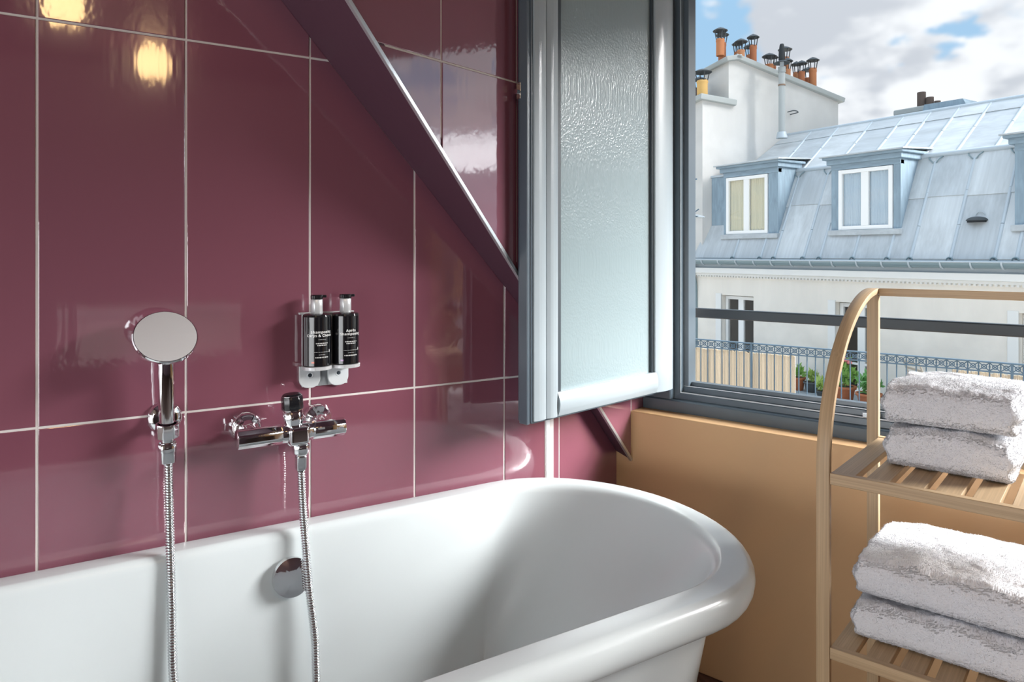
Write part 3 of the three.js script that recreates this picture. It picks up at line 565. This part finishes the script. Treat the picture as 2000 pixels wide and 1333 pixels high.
// rendered front with real openings
const OPEN = [[-9.94, -9.03, -1.15, 0.235], [-7.04, -6.13, -1.5, 0.235], [-3.83, -2.9, -1.5, 0.235]];
{
  const sh = flat(rect(ZL, -14, ZR, 0.72));
  for (const [a, b, c, d] of OPEN) sh.holes.push(new THREE.Path(rect(a, c, b, d).reverse().map(([p, q]) => new THREE.Vector2(p, q))));
  const g = new THREE.ExtrudeGeometry(sh, { depth: 0.3, bevelEnabled: false });           // x: along the front, y: up, z: outwards
  g.rotateY(-Math.PI / 2); g.translate(XF + 0.3, 0, 0);
  part('front_wall', g, O.render, house);
  // the rooms behind the front: floor, ceiling, back and end walls
  part('room_back_wall', bx(XF + 3.4, -1.6, ZL, XF + 3.5, 0.7, ZR), O.inside, house); part('room_floor', bx(XF + 0.3, -1.75, ZL, XF + 3.5, -1.6, ZR), O.inside, house); part('room_ceiling', bx(XF + 0.3, 0.6, ZL, XF + 3.5, 0.7, ZR), O.inside, house);
  for (const z of [ZL, -8.3, -5, -1.5, ZR - 0.1]) part('room_partition', bx(XF + 0.3, -1.6, z, XF + 3.4, 0.6, z + 0.1), O.inside, house);
  part('cornice', bx(XF - 0.14, 0.735, ZL, XF + 0.3, 0.86, ZR, 0.01), O.cornice, house);
  part('cornice_moulding', bx(XF - 0.07, 0.68, ZL, XF + 0.3, 0.735, ZR, 0.01), O.cornice, house);
  const d = []; for (let k = 0; k < 430; k++) d.push(bx(XF - 0.06, 0.648, ZL + 0.2 + k * 0.08, XF + 0.02, 0.68, ZL + 0.235 + k * 0.08));
  part('dentil_course', merge(d), O.cornice, house).userData.kind = 'stuff';
  part('eaves_board', bx(XF - 0.05, 0.86, ZL, XF + 0.3, 1.085, ZR), O.seam, house);
}
function frenchWindow(x, z0, z1, y0, y1, parent, kind, curtain) {
  const w = sub('window', parent), f = 0.075;
  const b = (name, za, zb, ya, yb, xa, xb, mat) => part(name, bx(xa, ya, za, xb, yb, zb, 0.006), mat, w);
  const zm = (z0 + z1) / 2;
  b('window_frame', z0, z0 + f, y0, y1, x, x + 0.07, O.sashWhite); b('window_frame', z1 - f, z1, y0, y1, x, x + 0.07, O.sashWhite);
  b('window_frame', z0 + f, z1 - f, y1 - f, y1, x, x + 0.07, O.sashWhite); b('window_frame', z0 + f, z1 - f, y0, y0 + f, x, x + 0.07, O.sashWhite);
  b('mullion', zm - 0.075, zm + 0.075, y0 + f, y1 - f, x + 0.005, x + 0.065, O.sashWhite);
  if (kind === 'door') b('glazing_bar', z0 + f, z1 - f, y0 + 0.52, y0 + 0.56, x + 0.01, x + 0.06, O.sashWhite);
  for (const [a, c] of [[z0 + f, zm - 0.075], [zm + 0.075, z1 - f]]) {
    part('pane', bx(x + 0.03, y0 + f, a, x + 0.034, y1 - f, c), O.pane, w);
    if (curtain) {
      const n = 40, pos = [], idx = []; for (let i = 0; i <= n; i++) { const zz = a + (c - a) * i / n, xx = x + 0.075 + 0.012 * Math.sin(i * 1.05 + 0.8 * Math.sin(i * 0.37)); pos.push(xx, y0 + f, zz, xx, y1 - f, zz); if (i < n) idx.push(2 * i, 2 * i + 1, 2 * i + 2, 2 * i + 2, 2 * i + 1, 2 * i + 3); }
      const g = new THREE.BufferGeometry(); g.setAttribute('position', new THREE.Float32BufferAttribute(pos, 3)); g.setIndex(idx); g.computeVertexNormals(); part('curtain', g, curtain, w);
    }
  }
  return w;
}
OPEN.forEach(([a, b, c, d], i) => { frenchWindow(XF + 0.12, a + 0.01, b - 0.01, c, d - 0.02, house, i ? 'door' : 'window'); });
{ // shutter hinge strips and wall casings beside the openings
  for (const [a, , c, d] of OPEN) part('casing', bx(XF - 0.025, c, a - 0.16, XF + 0.01, d + 0.03, a - 0.0, 0.005), O.cornice, house);
}
// gutter, brackets, downpipe
{
  const half = []; for (let i = 0; i <= 14; i++) { const q = Math.PI + Math.PI * i / 14; half.push([0.105 * Math.cos(q), 0.105 * Math.sin(q)]); } for (let i = 14; i >= 0; i--) { const q = Math.PI + Math.PI * i / 14; half.push([0.097 * Math.cos(q), 0.097 * Math.sin(q)]); }
  const g = creased(slab(half, ZR - ZL + 0.05), 30); g.translate(XF - 0.17, 1.045, ZL - 0.05); part('gutter', g, O.gutter, house);
  part('gutter_lip', rod(V(XF - 0.275, 1.047, ZL - 0.05), V(XF - 0.275, 1.047, ZR), 0.016), O.seam, house);
  const xs = [1370, 1402, 1436, 1471, 1505, 1543, 1582, 1624, 1672, 1721, 1774, 1836, 1895, 1956, 2022, 2095];
  const arc = []; for (let i = 0; i <= 8; i++) { const q = Math.PI * 0.98 + Math.PI * 0.55 * i / 8; arc.push(V(0.112 * Math.cos(q), 0.112 * Math.sin(q), 0)); }
  const bg = new THREE.TubeGeometry(new THREE.CatmullRomCurve3(arc), 12, 0.017, 6);
  for (const px of xs) part('gutter_bracket', bg, O.seam, house).position.set(XF - 0.17, 1.047, atX(px, 515, XF - 0.27).z);
  part('downpipe', new THREE.TubeGeometry(new THREE.CatmullRomCurve3([V(XF - 0.17, 0.95, ZL + 0.12), V(XF - 0.15, 0.8, ZL + 0.12), V(XF - 0.06, 0.6, ZL + 0.12), V(XF - 0.06, -6, ZL + 0.12)]), 30, 0.045, 10), O.gutter, house);
}
// zinc sheets: quads in the roof plane between two z positions, lifted a little so that laps show
function sheet(parent, o, dir, s0, s1, za, zb, lift, mat, zaTop = za) {
  const n = V(-dir.y, dir.x, 0).normalize(), a = o.clone().addScaledVector(dir, s0), b = o.clone().addScaledVector(dir, s1);
  const pos = [], th = 0.012, c = (p, z, k) => [p.x + n.x * (lift + k * th), p.y + n.y * (lift + k * th), z];
  const q = [c(a, za, 1), c(a, zb, 1), c(b, zb, 1), c(b, zaTop, 1), c(a, za, 0), c(a, zb, 0), c(b, zb, 0), c(b, zaTop, 0)];
  for (const [i, j, k, l] of [[0, 1, 2, 3], [7, 6, 5, 4], [0, 4, 5, 1], [1, 5, 6, 2], [2, 6, 7, 3], [3, 7, 4, 0]]) pos.push(...q[i], ...q[j], ...q[k], ...q[i], ...q[k], ...q[l]);
  const g = new THREE.BufferGeometry(); g.setAttribute('position', new THREE.Float32BufferAttribute(pos, 3)); g.computeVertexNormals();
  return part('zinc_sheet', metreUV(g, 'y', za * 1.3, za), mat, parent);
}
{
  const seg = (p, q, r, mat = O.seam) => part('roof_seam', rod(p, q, r, r, 8), mat, house);
  const P = (o, dir, s, z) => o.clone().addScaledVector(dir, s).setZ(z);
  // lower slope
  const full = [1513, 1570, 1779, 1857, 1943, 1986, 2070, 2160].map((px) => atX(px, 500, XF).z), short = [[1433, 0.24], [1486, 0.36], [1602, 0.37], [1667, 0.25], [1735, 0.37]].map(([px, s]) => [atX(px, 500, XF).z, s]);
  const zs = [ZL, ...full, ZR];
  for (let i = 0; i + 1 < zs.length; i++) { const l = [0.60, 0.615, 0.6, 0.61, 0.6, 0.605, 0.6, 0.6, 0.6][i] ?? 0.6, top = i ? zs[i] : -10.36; sheet(house, G0, lowDir, 0, l, zs[i], zs[i + 1], 0, i % 2 ? O.zinc : O.zincB, i ? zs[i] : ZL + (top - ZL) * l); sheet(house, G0, lowDir, l - 0.03, 1.0, zs[i], zs[i + 1], 0.014, i % 2 ? O.zincB : O.zinc, top); }
  const clawed = (z, s) => { const a = P(G0, lowDir, s, z); for (const k of [-1, 1]) part('seam_clip', new THREE.TubeGeometry(new THREE.CatmullRomCurve3([a, a.clone().add(V(-0.02, 0.1, 0.08 * k)), a.clone().add(V(0.04, 0.16, 0.13 * k))]), 5, 0.011, 5), O.gutter, house); };
  for (const z of full) { for (const [a, b] of [[0.0, 0.3], [0.305, 0.62], [0.625, 0.93]]) seg(P(G0, lowDir, a, z), P(G0, lowDir, b, z), 0.036); clawed(z, 0.9); }
  for (const [z, s] of short) seg(P(G0, lowDir, 0, z), P(G0, lowDir, s, z), 0.036);
  for (const z of [...full, ...short.map((a) => a[0])]) part('seam_foot', new THREE.TorusGeometry(0.05, 0.014, 6, 10, Math.PI).rotateY(-Math.PI / 2).translate(XF - 0.05, 1.07, z), O.gutter, house);
  // upper slope
  const B0 = V(BRK[0], BRK[1], 0), hz = [1515, 1568, 1634, 1695, 1749, 1805, 1868, 1944, 2040, 2150].map((px) => atX(px, 305, BRK[0]).z), hs = [-10.36, ...hz, ZR];
  for (let i = 0; i + 1 < hs.length; i++) { const m = i % 2 ? O.zincB : O.zinc, lz = (k) => (i ? hs[i] : -10.36 + 0.49 * k); sheet(house, B0, hiDir, -0.04, 0.80, hs[i], hs[i + 1], 0.0, m, lz(0.8)); sheet(house, B0, hiDir, 0.77, 1.0, i ? hs[i] : lz(0.77), hs[i + 1], 0.014, m, lz(1)); }
  for (const z of hz) for (const [a, b] of [[-0.02, 0.48], [0.49, 1.0]]) seg(P(B0, hiDir, a, z), P(B0, hiDir, b, z), 0.036);
  part('ridge_cap', rod(V(RIDGE[0], RIDGE[1] + 0.01, -9.87), V(RIDGE[0], RIDGE[1] + 0.01, ZR), 0.05), O.seam, house);
  part('break_moulding', rod(V(BRK[0] - 0.03, BRK[1] + 0.0, -10.36), V(BRK[0] - 0.03, BRK[1] + 0.0, ZR), 0.05), O.seam, house);
  
  sheet(house, V(RIDGE[0], RIDGE[1], 0), V(2.5, -1.9, 0), 0, 1, -9.87, ZR, -0.02, O.zinc);
  // small roof vent, hood and disc coloured dark for the shade in its mouth
  const vz = atX(1912, 447, 13.3).z, v = sub('roof_vent', house), vy = 1.75, vx = XF + (vy - 1.09) / (lowDir.y / lowDir.x);
  part('hood', new THREE.SphereGeometry(0.17, 20, 10, 0, Math.PI * 2, 0, Math.PI / 2).scale(0.9, 0.42, 1).translate(vx - 0.02, vy, vz), O.cowl, v);
  part('throat_shade', new THREE.CylinderGeometry(0.15, 0.15, 0.03, 16).scale(0.9, 1, 1).translate(vx - 0.02, vy - 0.012, vz), M.rubber, v);
  part('handle', new THREE.TorusGeometry(0.07, 0.008, 6, 12, Math.PI).rotateY(Math.PI / 2).translate(vx + 0.03, vy + 0.09, vz + 0.03), O.seam, v);
}
// dormers
function dormer(z0, z1, w0, w1, wy0, wy1, top, curtain, panel) {
  const d = sub('dormer', house), X = 13.2, yb = wy0 - 0.08;
  part('post', metreUV(bx(X - 0.02, yb, z0, X + 0.1, top - 0.18, w0 - 0.01, 0.008), 'y', z0), O.blue, d);
  part('post', metreUV(bx(X - 0.02, yb, w1 + 0.01, X + 0.1, top - 0.18, z1, 0.008), 'y', z1), O.blue, d);
  part('head', metreUV(bx(X - 0.03, wy1 + 0.01, z0, X + 0.1, top - 0.12, z1, 0.008), 'z'), O.blue, d);
  part('crown_moulding', metreUV(bx(X - 0.09, top - 0.16, z0 - 0.07, X + 0.75, top - 0.05, z1 + 0.05, 0.02), 'z'), O.blue, d);
  part('crown_moulding', metreUV(bx(X - 0.15, top - 0.06, z0 - 0.13, X + 0.8, top + 0.0, z1 + 0.10, 0.02), 'z'), O.blue, d);
  part('dormer_roof', metreUV(bx(X - 0.19, top, z0 - 0.17, X + 1.1, top + 0.03, z1 + 0.14, 0.008).translate(-X, -top, 0).rotateZ(R(3.5)).translate(X, top, 0), 'x'), O.zincB, d);
  // cheeks: blue-grey panels back to the roof slope
  const cheek = (z, zz) => { const g = slab([[X + 0.05, yb - 0.1], [X + 0.05, top - 0.1], [X + 0.9, top - 0.1], [X + 0.62, 2.95], [X + 0.1, 1.75]], 0.03); g.translate(0, 0, z + zz); part('cheek', metreUV(g, 'y'), O.blue, d); };
  cheek(z1, -0.035); cheek(z0, 0.005);
  part('sill', bx(X - 0.1, yb - 0.03, z0 - 0.03, X + 0.1, wy0 - 0.005, z1 + 0.03, 0.01), O.zincB, d);
  if (panel) part('side_panel', metreUV(bx(X + 0.1, yb + 0.02, panel, X + 0.14, top - 0.22, z0 + 0.02, 0.01), 'y', 1.3), O.blue, d);
  if (panel) part('side_panel_head', bx(X + 0.08, top - 0.22, panel - 0.02, X + 0.16, top - 0.17, z0 + 0.02, 0.008), O.seam, d);
  part('backing', bx(X + 0.2, yb, z0 + 0.05, X + 0.25, top - 0.1, z1 - 0.05), O.white ?? M.white, d);
  frenchWindow(X - 0.045, w0, w1, wy0, wy1, house, 'window', curtain);
}
dormer(-7.29, -5.87, -7.12, -6.02, 1.66, 2.85, 3.13, O.curtainB);
dormer(-10.08, -8.56, -9.99, -8.83, 1.64, 2.955, 3.24, O.curtainY, -10.56);
dormer(-3.99, -2.55, -3.82, -2.72, 1.66, 2.85, 3.13, O.curtainB);

// chimney wall at the left end of the roof; its face is askew to the street
const CW = V(13.2, 0, -10.6), CDIR = V(1, 0, 0.365).normalize(), CN = V(-CDIR.z, 0, CDIR.x);
const onC = (px, py) => { const p = onPlane(px, py, CW, CN); return [p.clone().sub(CW).dot(CDIR), p.y]; };
{
  const t = thing('chimney_wall', 'tall white chimney wall with sloping stone coping beside the zinc roof', 'chimney', CW, Math.atan2(-CDIR.z, CDIR.x));
  const a = onC(1372, 196), b = onC(1424, 206), c = onC(1424, 120), e = onC(1440, 118), f = onC(1638, 199);
  const lower = slab([[a[0], -14], [b[0] + 0.1, -14], [b[0] + 0.1, b[1]], [a[0], a[1]]], 2.6), upper = slab([[c[0], -14], [f[0], -14], [f[0], f[1]], [e[0], e[1]], [c[0], c[1]]], 1.3);
  part('stack', lower.translate(0, 0, -2.6), O.stackRender, t); part('stack', upper.translate(0, 0, -1.32), O.stackRender, t);
  const cap = (p, q, depth, h = 0.12, over = 0.1) => { const l = Math.hypot(q[0] - p[0], q[1] - p[1]), g = bx(-over, 0, -depth - over, l + over, h, over, 0.02); g.rotateZ(Math.atan2(q[1] - p[1], q[0] - p[0])); return g.translate(p[0], p[1], 0); };
  part('coping', cap(a, [b[0] + 0.05, b[1]], 2.6, 0.14), O.stone, t);
  part('coping', cap(e, f, 1.3), O.stone, t);
  part('coping', cap([c[0], c[1]], e, 1.3), O.stone, t);
  part('wall_hook', new THREE.TubeGeometry(new THREE.CatmullRomCurve3([V(...onC(1538, 219), 0), V(...onC(1546, 218), 0.12), V(...onC(1553, 221), 0.14), V(...onC(1543, 224), 0.0)]), 12, 0.012, 6), O.cowl, t);
}
function chimneyPot(px, py, h, w, mat, label, cowl = true, group = 'clay pots on the chimney wall', depth = -0.3) {
  const [s, y] = onC(px, py), at = CW.clone().addScaledVector(CDIR, s).addScaledVector(CN, depth).setY(y + 0.155);
  const t = thing('chimney_pot', label, 'chimney pot', at, 0, group);
  part('pot', lathe([[w * 0.46, 0], [w * 0.5, 0.001], [w * 0.5, h * 0.8], [w * 0.54, h * 0.82], [w * 0.54, h * 0.92], [w * 0.48, h], [w * 0.4, h], [w * 0.38, h * 0.7]], 16), mat, t);
  if (cowl) {
    const k = h + 0.2;
    for (let i = 0; i < 4; i++) { const q = i * Math.PI / 2 + 0.5; part('cowl_leg', rod(V(w * 0.45 * Math.cos(q), h * 0.85, w * 0.45 * Math.sin(q)), V(w * 0.7 * Math.cos(q), k + 0.01, w * 0.7 * Math.sin(q)), 0.012, 0.012, 5), O.cowl, t); }
    part('cowl_cap', lathe([[0, k + 0.09], [w * 0.5, k + 0.05], [w * 0.9, k], [w * 0.88, k - 0.015], [w * 0.5, k + 0.02], [0, k + 0.04]], 16), O.cowl, t);
  }
}
{
  const rowPots = [[1417, 116, 0.42, 0.2], [1439, 118, 0.30, 0.19], [1458, 125, 0.26, 0.18], [1470, 130, 0.22, 0.16], [1482, 135, 0.50, 0.17], [1495, 139, 0.26, 0.18], [1514, 147, 0.18, 0.2], [1541, 157, 0.22, 0.16], [1550, 161, 0.24, 0.15], [1566, 167, 0.56, 0.2], [1578, 172, 0.32, 0.16], [1589, 177, 0.30, 0.16], [1600, 181, 0.52, 0.18], [1612, 187, 0.28, 0.19]];
  const nth = ['first', 'second', 'third', 'fourth', 'fifth', 'sixth', 'seventh', 'eighth', 'ninth', 'tenth', 'eleventh', 'twelfth', 'thirteenth', 'last'];
  rowPots.forEach(([x, y, h, w], i) => chimneyPot(x, y, h + 0.0 + (i % 2) * 0.18, w, O.pot[i % 3], nth[i] + ' clay chimney pot with metal cowl, counting down the sloping coping', true, 'clay pots on the chimney wall', i % 2 ? -0.72 : -0.26));
  chimneyPot(1385, 192, 0.36, 0.26, O.yellowPot, 'yellow clay chimney pot on the lower stack', true, 'pots on the lower stack', -0.35);
  chimneyPot(1400, 195, 0.34, 0.2, O.browPot, 'dark red chimney pot on the lower stack beside the yellow one', true, 'pots on the lower stack', -0.9);
}
{
  const b = onPlane(1527, 268, V(14.6, 0, 0), V(1, 0, 0));
  const t = thing('flue_pipe', 'tall grey flue pipe with black cowl in front of the chimney wall', 'flue', b);
  const y = (py) => atX(1527, py, b.x).y - b.y;
  part('pipe', rod(V(0, -0.04, 0), V(0, y(132), 0), 0.075, 0.075, 18), std({ color: '#a9aeae', roughness: 0.7 }), t);
  part('collar', rod(V(0, y(142), 0), V(0, y(131), 0), 0.088, 0.088, 18), std({ color: '#9aa0a0', roughness: 0.6 }), t);
  part('clamp', rod(V(0, y(168), 0), V(0, y(165), 0), 0.084, 0.084, 18), std({ color: '#87705f', roughness: 0.8 }), t);
  part('neck', rod(V(0, y(131), 0), V(0, y(120), 0), 0.045, 0.05, 14), O.seam, t);
  part('cowl', lathe([[0.055, y(120)], [0.078, y(116)], [0.07, y(100)], [0.05, y(88)], [0.04, y(86)], [0, y(86)]], 20), M.rubber, t);
  part('rain_disc', lathe([[0.06, y(118)], [0.19, y(123)], [0.19, y(124.5)], [0.06, y(121)]], 20), O.cowl, t);
  part('flashing', lathe([[0.1, y(258)], [0.13, y(268)], [0.13, y(268) - 0.03]], 18), O.seam, t);
}
{
  const X = 16.2, p = (x, y) => atX(x, y, X), t = thing('rear_chimney', 'low white chimney with brown pots behind the zinc ridge', 'chimney', V(X, 0, p(1783, 220).z));
  const z = (px) => p(px, 220).z - t.position.z, y = (px, py) => p(px, py).y;
  part('stack', bx(0, 3.36, z(1757), 0.8, y(1783, 222), z(1814), 0.01), O.render, t);
  part('cap', bx(-0.1, y(1783, 222), z(1749), 0.9, y(1783, 211), z(1818), 0.03), O.stone, t);
  [[1788, 178, 7.5], [1803, 187, 6.5], [1816, 194, 5.5], [1826, 201, 4]].forEach(([px, py, w], i) => part('pot', rod(V(0.25 + i * 0.04, y(px, 213), z(px) * 0.98), V(0.25 + i * 0.04, y(px, py), z(px) * 0.98), w * 0.0118, w * 0.0118, 14), O.browPot, t));
  part('side_roof', slab([[z(1818), y(1818, 222)], [z(1822), y(1822, 208)], [z(1897), y(1897, 196)], [z(1905), y(1905, 210)], [z(1905), 3.4], [z(1818), 3.4]], 0.6).rotateY(-Math.PI / 2).translate(0.25, 0, 0), O.blue, t);
}
{
  const b = atX(1352, 420, 12.55);
  const t = thing('satellite_dish', 'small satellite dish on a bracket beside the left dormer', 'satellite dish', b);
  part('mast', rod(V(0, 0, 0), V(0, 0.85, 0.02), 0.018, 0.018, 8), O.iron, t);
  part('crossbar', rod(V(0, 0.83, -0.1), V(0, 0.83, 0.14), 0.02, 0.02, 8), O.iron, t);
  part('dish', lathe([[0, 0], [0.14, 0.02], [0.26, 0.07], [0.265, 0.075], [0.14, 0.035], [0, 0.012]], 28).rotateX(R(14)).translate(0, -0.08, 0.03), O.cornice, t);
  part('arm', rod(V(0, 0.0, -0.05), V(-0.05, 0.12, 0.25), 0.014, 0.014, 8), O.iron, t);
  part('foot', bx(-0.02, -0.06, -0.03, 0.38, -0.02, 0.02, 0.01), O.iron, t);
}
// terrace with its iron railing, askew to the front
const RP = CAM.clone().addScaledVector(pixelDir(1482, 497), 12).setY(0), RD = V(0.3303, 0, 0.9439), DECK = -1.525;
const railAt = (px) => { const d = pixelDir(px, 497), n = V(-RD.z, 0, RD.x), t = RP.clone().sub(CAM).dot(n) / d.dot(n); return CAM.clone().addScaledVector(d, t).sub(RP).dot(RD); };
{
  const a = RP.clone().addScaledVector(RD, -4).addScaledVector(V(-RD.z, 0, RD.x), 0.12), b = RP.clone().addScaledVector(RD, 6.2).addScaledVector(V(-RD.z, 0, RD.x), 0.12);
  const g = plan([[a.x, a.z], [b.x, b.z], [XF, b.z], [XF, a.z]].reverse(), () => DECK, () => DECK - 0.4);
  const m = shade(new THREE.Mesh(g, O.deck)); m.name = 'terrace'; m.userData.kind = 'structure'; m.userData.label = 'grey terrace floor across the street'; scene.add(m);
}
{
  const t = thing('balcony_railing', 'blue-grey iron railing with scroll frieze on the terrace across the street', 'railing', RP, Math.atan2(-RD.z, RD.x));
  const s0 = railAt(1330), s1 = railAt(2010), y1 = -0.317, y2 = -0.452, step = 0.1289, n = Math.floor((s1 - s0) / step);
  part('top_rail', bx(s0, y1 - 0.022, -0.025, s1, y1, 0.025, 0.005), O.iron, t);
  part('frieze_rail', bx(s0, y2 - 0.018, -0.015, s1, y2, 0.015, 0.004), O.iron, t);
  part('bottom_rail', bx(s0, DECK + 0.08, -0.015, s1, DECK + 0.1, 0.015), O.iron, t);
  const bar = new THREE.CylinderGeometry(0.0095, 0.0095, y2 - 0.018 - DECK - 0.1, 6), first = railAt(1355.4);
  const yy = (y1 - 0.022 + y2) / 2, hh = (y1 - 0.022 - y2) / 2;
  const scroll = merge([rod(V(-step / 2, -hh, 0), V(step / 2, hh, 0), 0.007, 0.007, 5), rod(V(-step / 2, hh, 0), V(step / 2, -hh, 0), 0.007, 0.007, 5), new THREE.TorusGeometry(0.03, 0.007, 5, 14), rod(V(-step / 2, -hh, 0), V(-step / 2, hh, 0), 0.009, 0.009, 5), new THREE.SphereGeometry(0.014, 8, 6).translate(-step / 2, 0, 0)]);
  for (let k = -2; k < n + 2; k++) {
    const s = first + k * step; if (s < s0 || s > s1) continue;
    const post = (k - 8) % 14 === 0;
    part(post ? 'post' : 'bar', post ? bx(-0.016, DECK, -0.016, 0.016, y1, 0.016, 0.003) : bar, O.iron, t).position.set(s, post ? 0 : (y2 - 0.018 + DECK + 0.1) / 2, 0);
    part('scroll', scroll, O.iron, t).position.set(s + step / 2, yy, 0);
  }
  // split-cane screens tied behind the bars
  const screen = (sa, sb, label) => {
    const c = thing('cane_screen', label, 'screen', RP.clone().addScaledVector(V(-RD.z, 0, RD.x), -0.045), Math.atan2(-RD.z, RD.x), 'cane screens behind the railing'), rnd = mulberry(Math.round(sa * 100) + 900), list = [], cols = [];
    for (let s = sa; s < sb; s += 0.0165) { const h = -0.47 - rnd() * 0.03, g = new THREE.CylinderGeometry(0.0085, 0.0085, h - DECK - 0.02, 5, 1).toNonIndexed(); g.translate(s, (h + DECK + 0.02) / 2, (rnd() - 0.5) * 0.006); const k = 0.78 + rnd() * 0.3; for (let i = 0; i < g.attributes.position.count; i++) cols.push(0.88 * k, 0.725 * k, 0.54 * k); list.push(g); }
    const g = mergeGeometries(list); g.setAttribute('color', new THREE.Float32BufferAttribute(cols, 3));
    part('canes', g, O.cane, c).userData.kind = 'stuff';
    for (const y of [-0.62, -1.0, -1.4]) part('wire', rod(V(sa, y, -0.011), V(sb, y, -0.011), 0.003, 0.003, 4), O.iron, c);
  };
  screen(s0, railAt(1553), 'pale split-cane screen behind the railing below the first window');
  screen(railAt(1860), s1, 'pale split-cane screen behind the railing beside the folding chair');
}
// potted plants on the terrace
const leafGeo = (() => { const p = [], ix = []; for (let i = 0; i <= 3; i++) { const a = i / 3, w = [0.12, 0.5, 0.42, 0.03][i], b = -0.25 * a * a; p.push(-w * 0.3, a, b, w * 0.3, a, b); if (i < 3) ix.push(2 * i, 2 * i + 1, 2 * i + 2, 2 * i + 1, 2 * i + 3, 2 * i + 2); } const g = new THREE.BufferGeometry(); g.setAttribute('position', new THREE.Float32BufferAttribute(p, 3)); g.setIndex(ix); g.computeVertexNormals(); return g.toNonIndexed(); })();
function plant(px, py, label, potR, potH, potMat, w, h, n, leafMat, leafL, seed, flowers = 0) {
  const t = thing('potted_plant', label, 'plant', atY(px, py, DECK), 0, 'pots on the terrace');
  part('pot', lathe([[0, 0], [potR * 0.72, 0], [potR * 0.95, potH * 0.82], [potR * 1.08, potH * 0.83], [potR * 1.1, potH], [potR * 0.96, potH], [potR * 0.9, potH * 0.88], [0, potH * 0.88]], 20), potMat, t);
  part('soil', new THREE.CylinderGeometry(potR * 0.93, potR * 0.93, 0.02, 16).translate(0, potH * 0.9, 0), O.soil, t);
  const rnd = mulberry(seed), list = [], m = new THREE.Matrix4(), q = new THREE.Quaternion();
  for (let i = 0; i < n; i++) {
    const r = Math.sqrt(rnd()) * w, a = rnd() * 6.283, hh = potH + h * Math.pow(rnd(), 0.8) * (1 - 0.5 * r / w), l = leafL * (0.6 + 0.8 * rnd());
    q.setFromEuler(new THREE.Euler((rnd() - 0.2) * 1.5, a, (rnd() - 0.5) * 1.4)); m.compose(V(r * Math.cos(a), hh, r * Math.sin(a)), q, V(l, l, l)); list.push(leafGeo.clone().applyMatrix4(m));
  }
  part('foliage', mergeGeometries(list), leafMat, t).userData.kind = 'stuff';
  for (let i = 0; i < 4; i++) { const a = i * 1.7 + seed; part('stem', rod(V(0.02 * Math.cos(a), potH * 0.9, 0.02 * Math.sin(a)), V(w * 0.5 * Math.cos(a), potH + h * 0.75, w * 0.5 * Math.sin(a)), 0.006, 0.004, 5), O.leaf[2], t); }
  for (let i = 0; i < flowers; i++) part('flower', new THREE.IcosahedronGeometry(0.05, 1).scale(1, 0.7, 1).translate((rnd() - 0.5) * w * 1.5, potH + h * (0.75 + 0.3 * rnd()), (rnd() - 0.5) * w * 1.5), O.flower, t);
}
plant(1559, 762, 'small bushy plant in a terracotta pot at the end of the cane screen', 0.13, 0.26, O.terracotta, 0.13, 0.2, 130, O.leaf[0], 0.1, 31);
plant(1585, 766, 'wispy light green plant in a dark pot on the terrace', 0.14, 0.2, O.darkPot, 0.12, 0.24, 90, O.leaf[1], 0.11, 32);
plant(1607, 778, 'low yellow-green plant beside the curved bamboo upright', 0.12, 0.14, O.darkPot, 0.13, 0.2, 120, O.leaf[1], 0.12, 33);
plant(1649, 786, 'tall flowering plant with pink blooms in a terracotta pot', 0.19, 0.3, O.terracotta, 0.19, 0.5, 200, O.leaf[0], 0.12, 34, 5);
plant(1697, 797, 'leafy green plant in a terracotta pot before the terrace door', 0.2, 0.26, O.terracotta, 0.18, 0.4, 200, O.leaf[2], 0.13, 35);
// folding chair
{
  const t = thing('folding_chair', 'weathered slatted folding chair on the terrace across the street', 'chair', atY(1828, 822, DECK), R(-30));
  const c = (name, a, b, r) => part(name, rod(a, b, r, r, 8), O.chair, t);
  for (const z of [-0.22, 0.22]) { c('leg', V(-0.25, 0, z), V(0.22, 0.62, z), 0.016); c('leg', V(0.25, 0, z * 0.9), V(-0.2, 0.46, z * 0.9), 0.016); c('back_post', V(-0.2, 0.44, z), V(-0.42, 0.98, z), 0.016); c('armrest', V(-0.3, 0.64, z), V(0.22, 0.62, z), 0.018); }
  for (let k = 0; k < 8; k++) part('seat_slat', bx(-0.2 + k * 0.055, 0.44, -0.22, -0.16 + k * 0.055, 0.455, 0.22, 0.004), O.chair, t);
  for (let k = 0; k < 5; k++) { const f = 0.2 + k * 0.18, m = part('back_slat', bx(-0.01, -0.022, -0.22, 0.01, 0.022, 0.22, 0.004), O.chair, t); m.position.set(-0.2 - 0.22 * f, 0.44 + 0.54 * f, 0); m.rotation.z = 0.39; }
}

renderer.render(scene, camera);
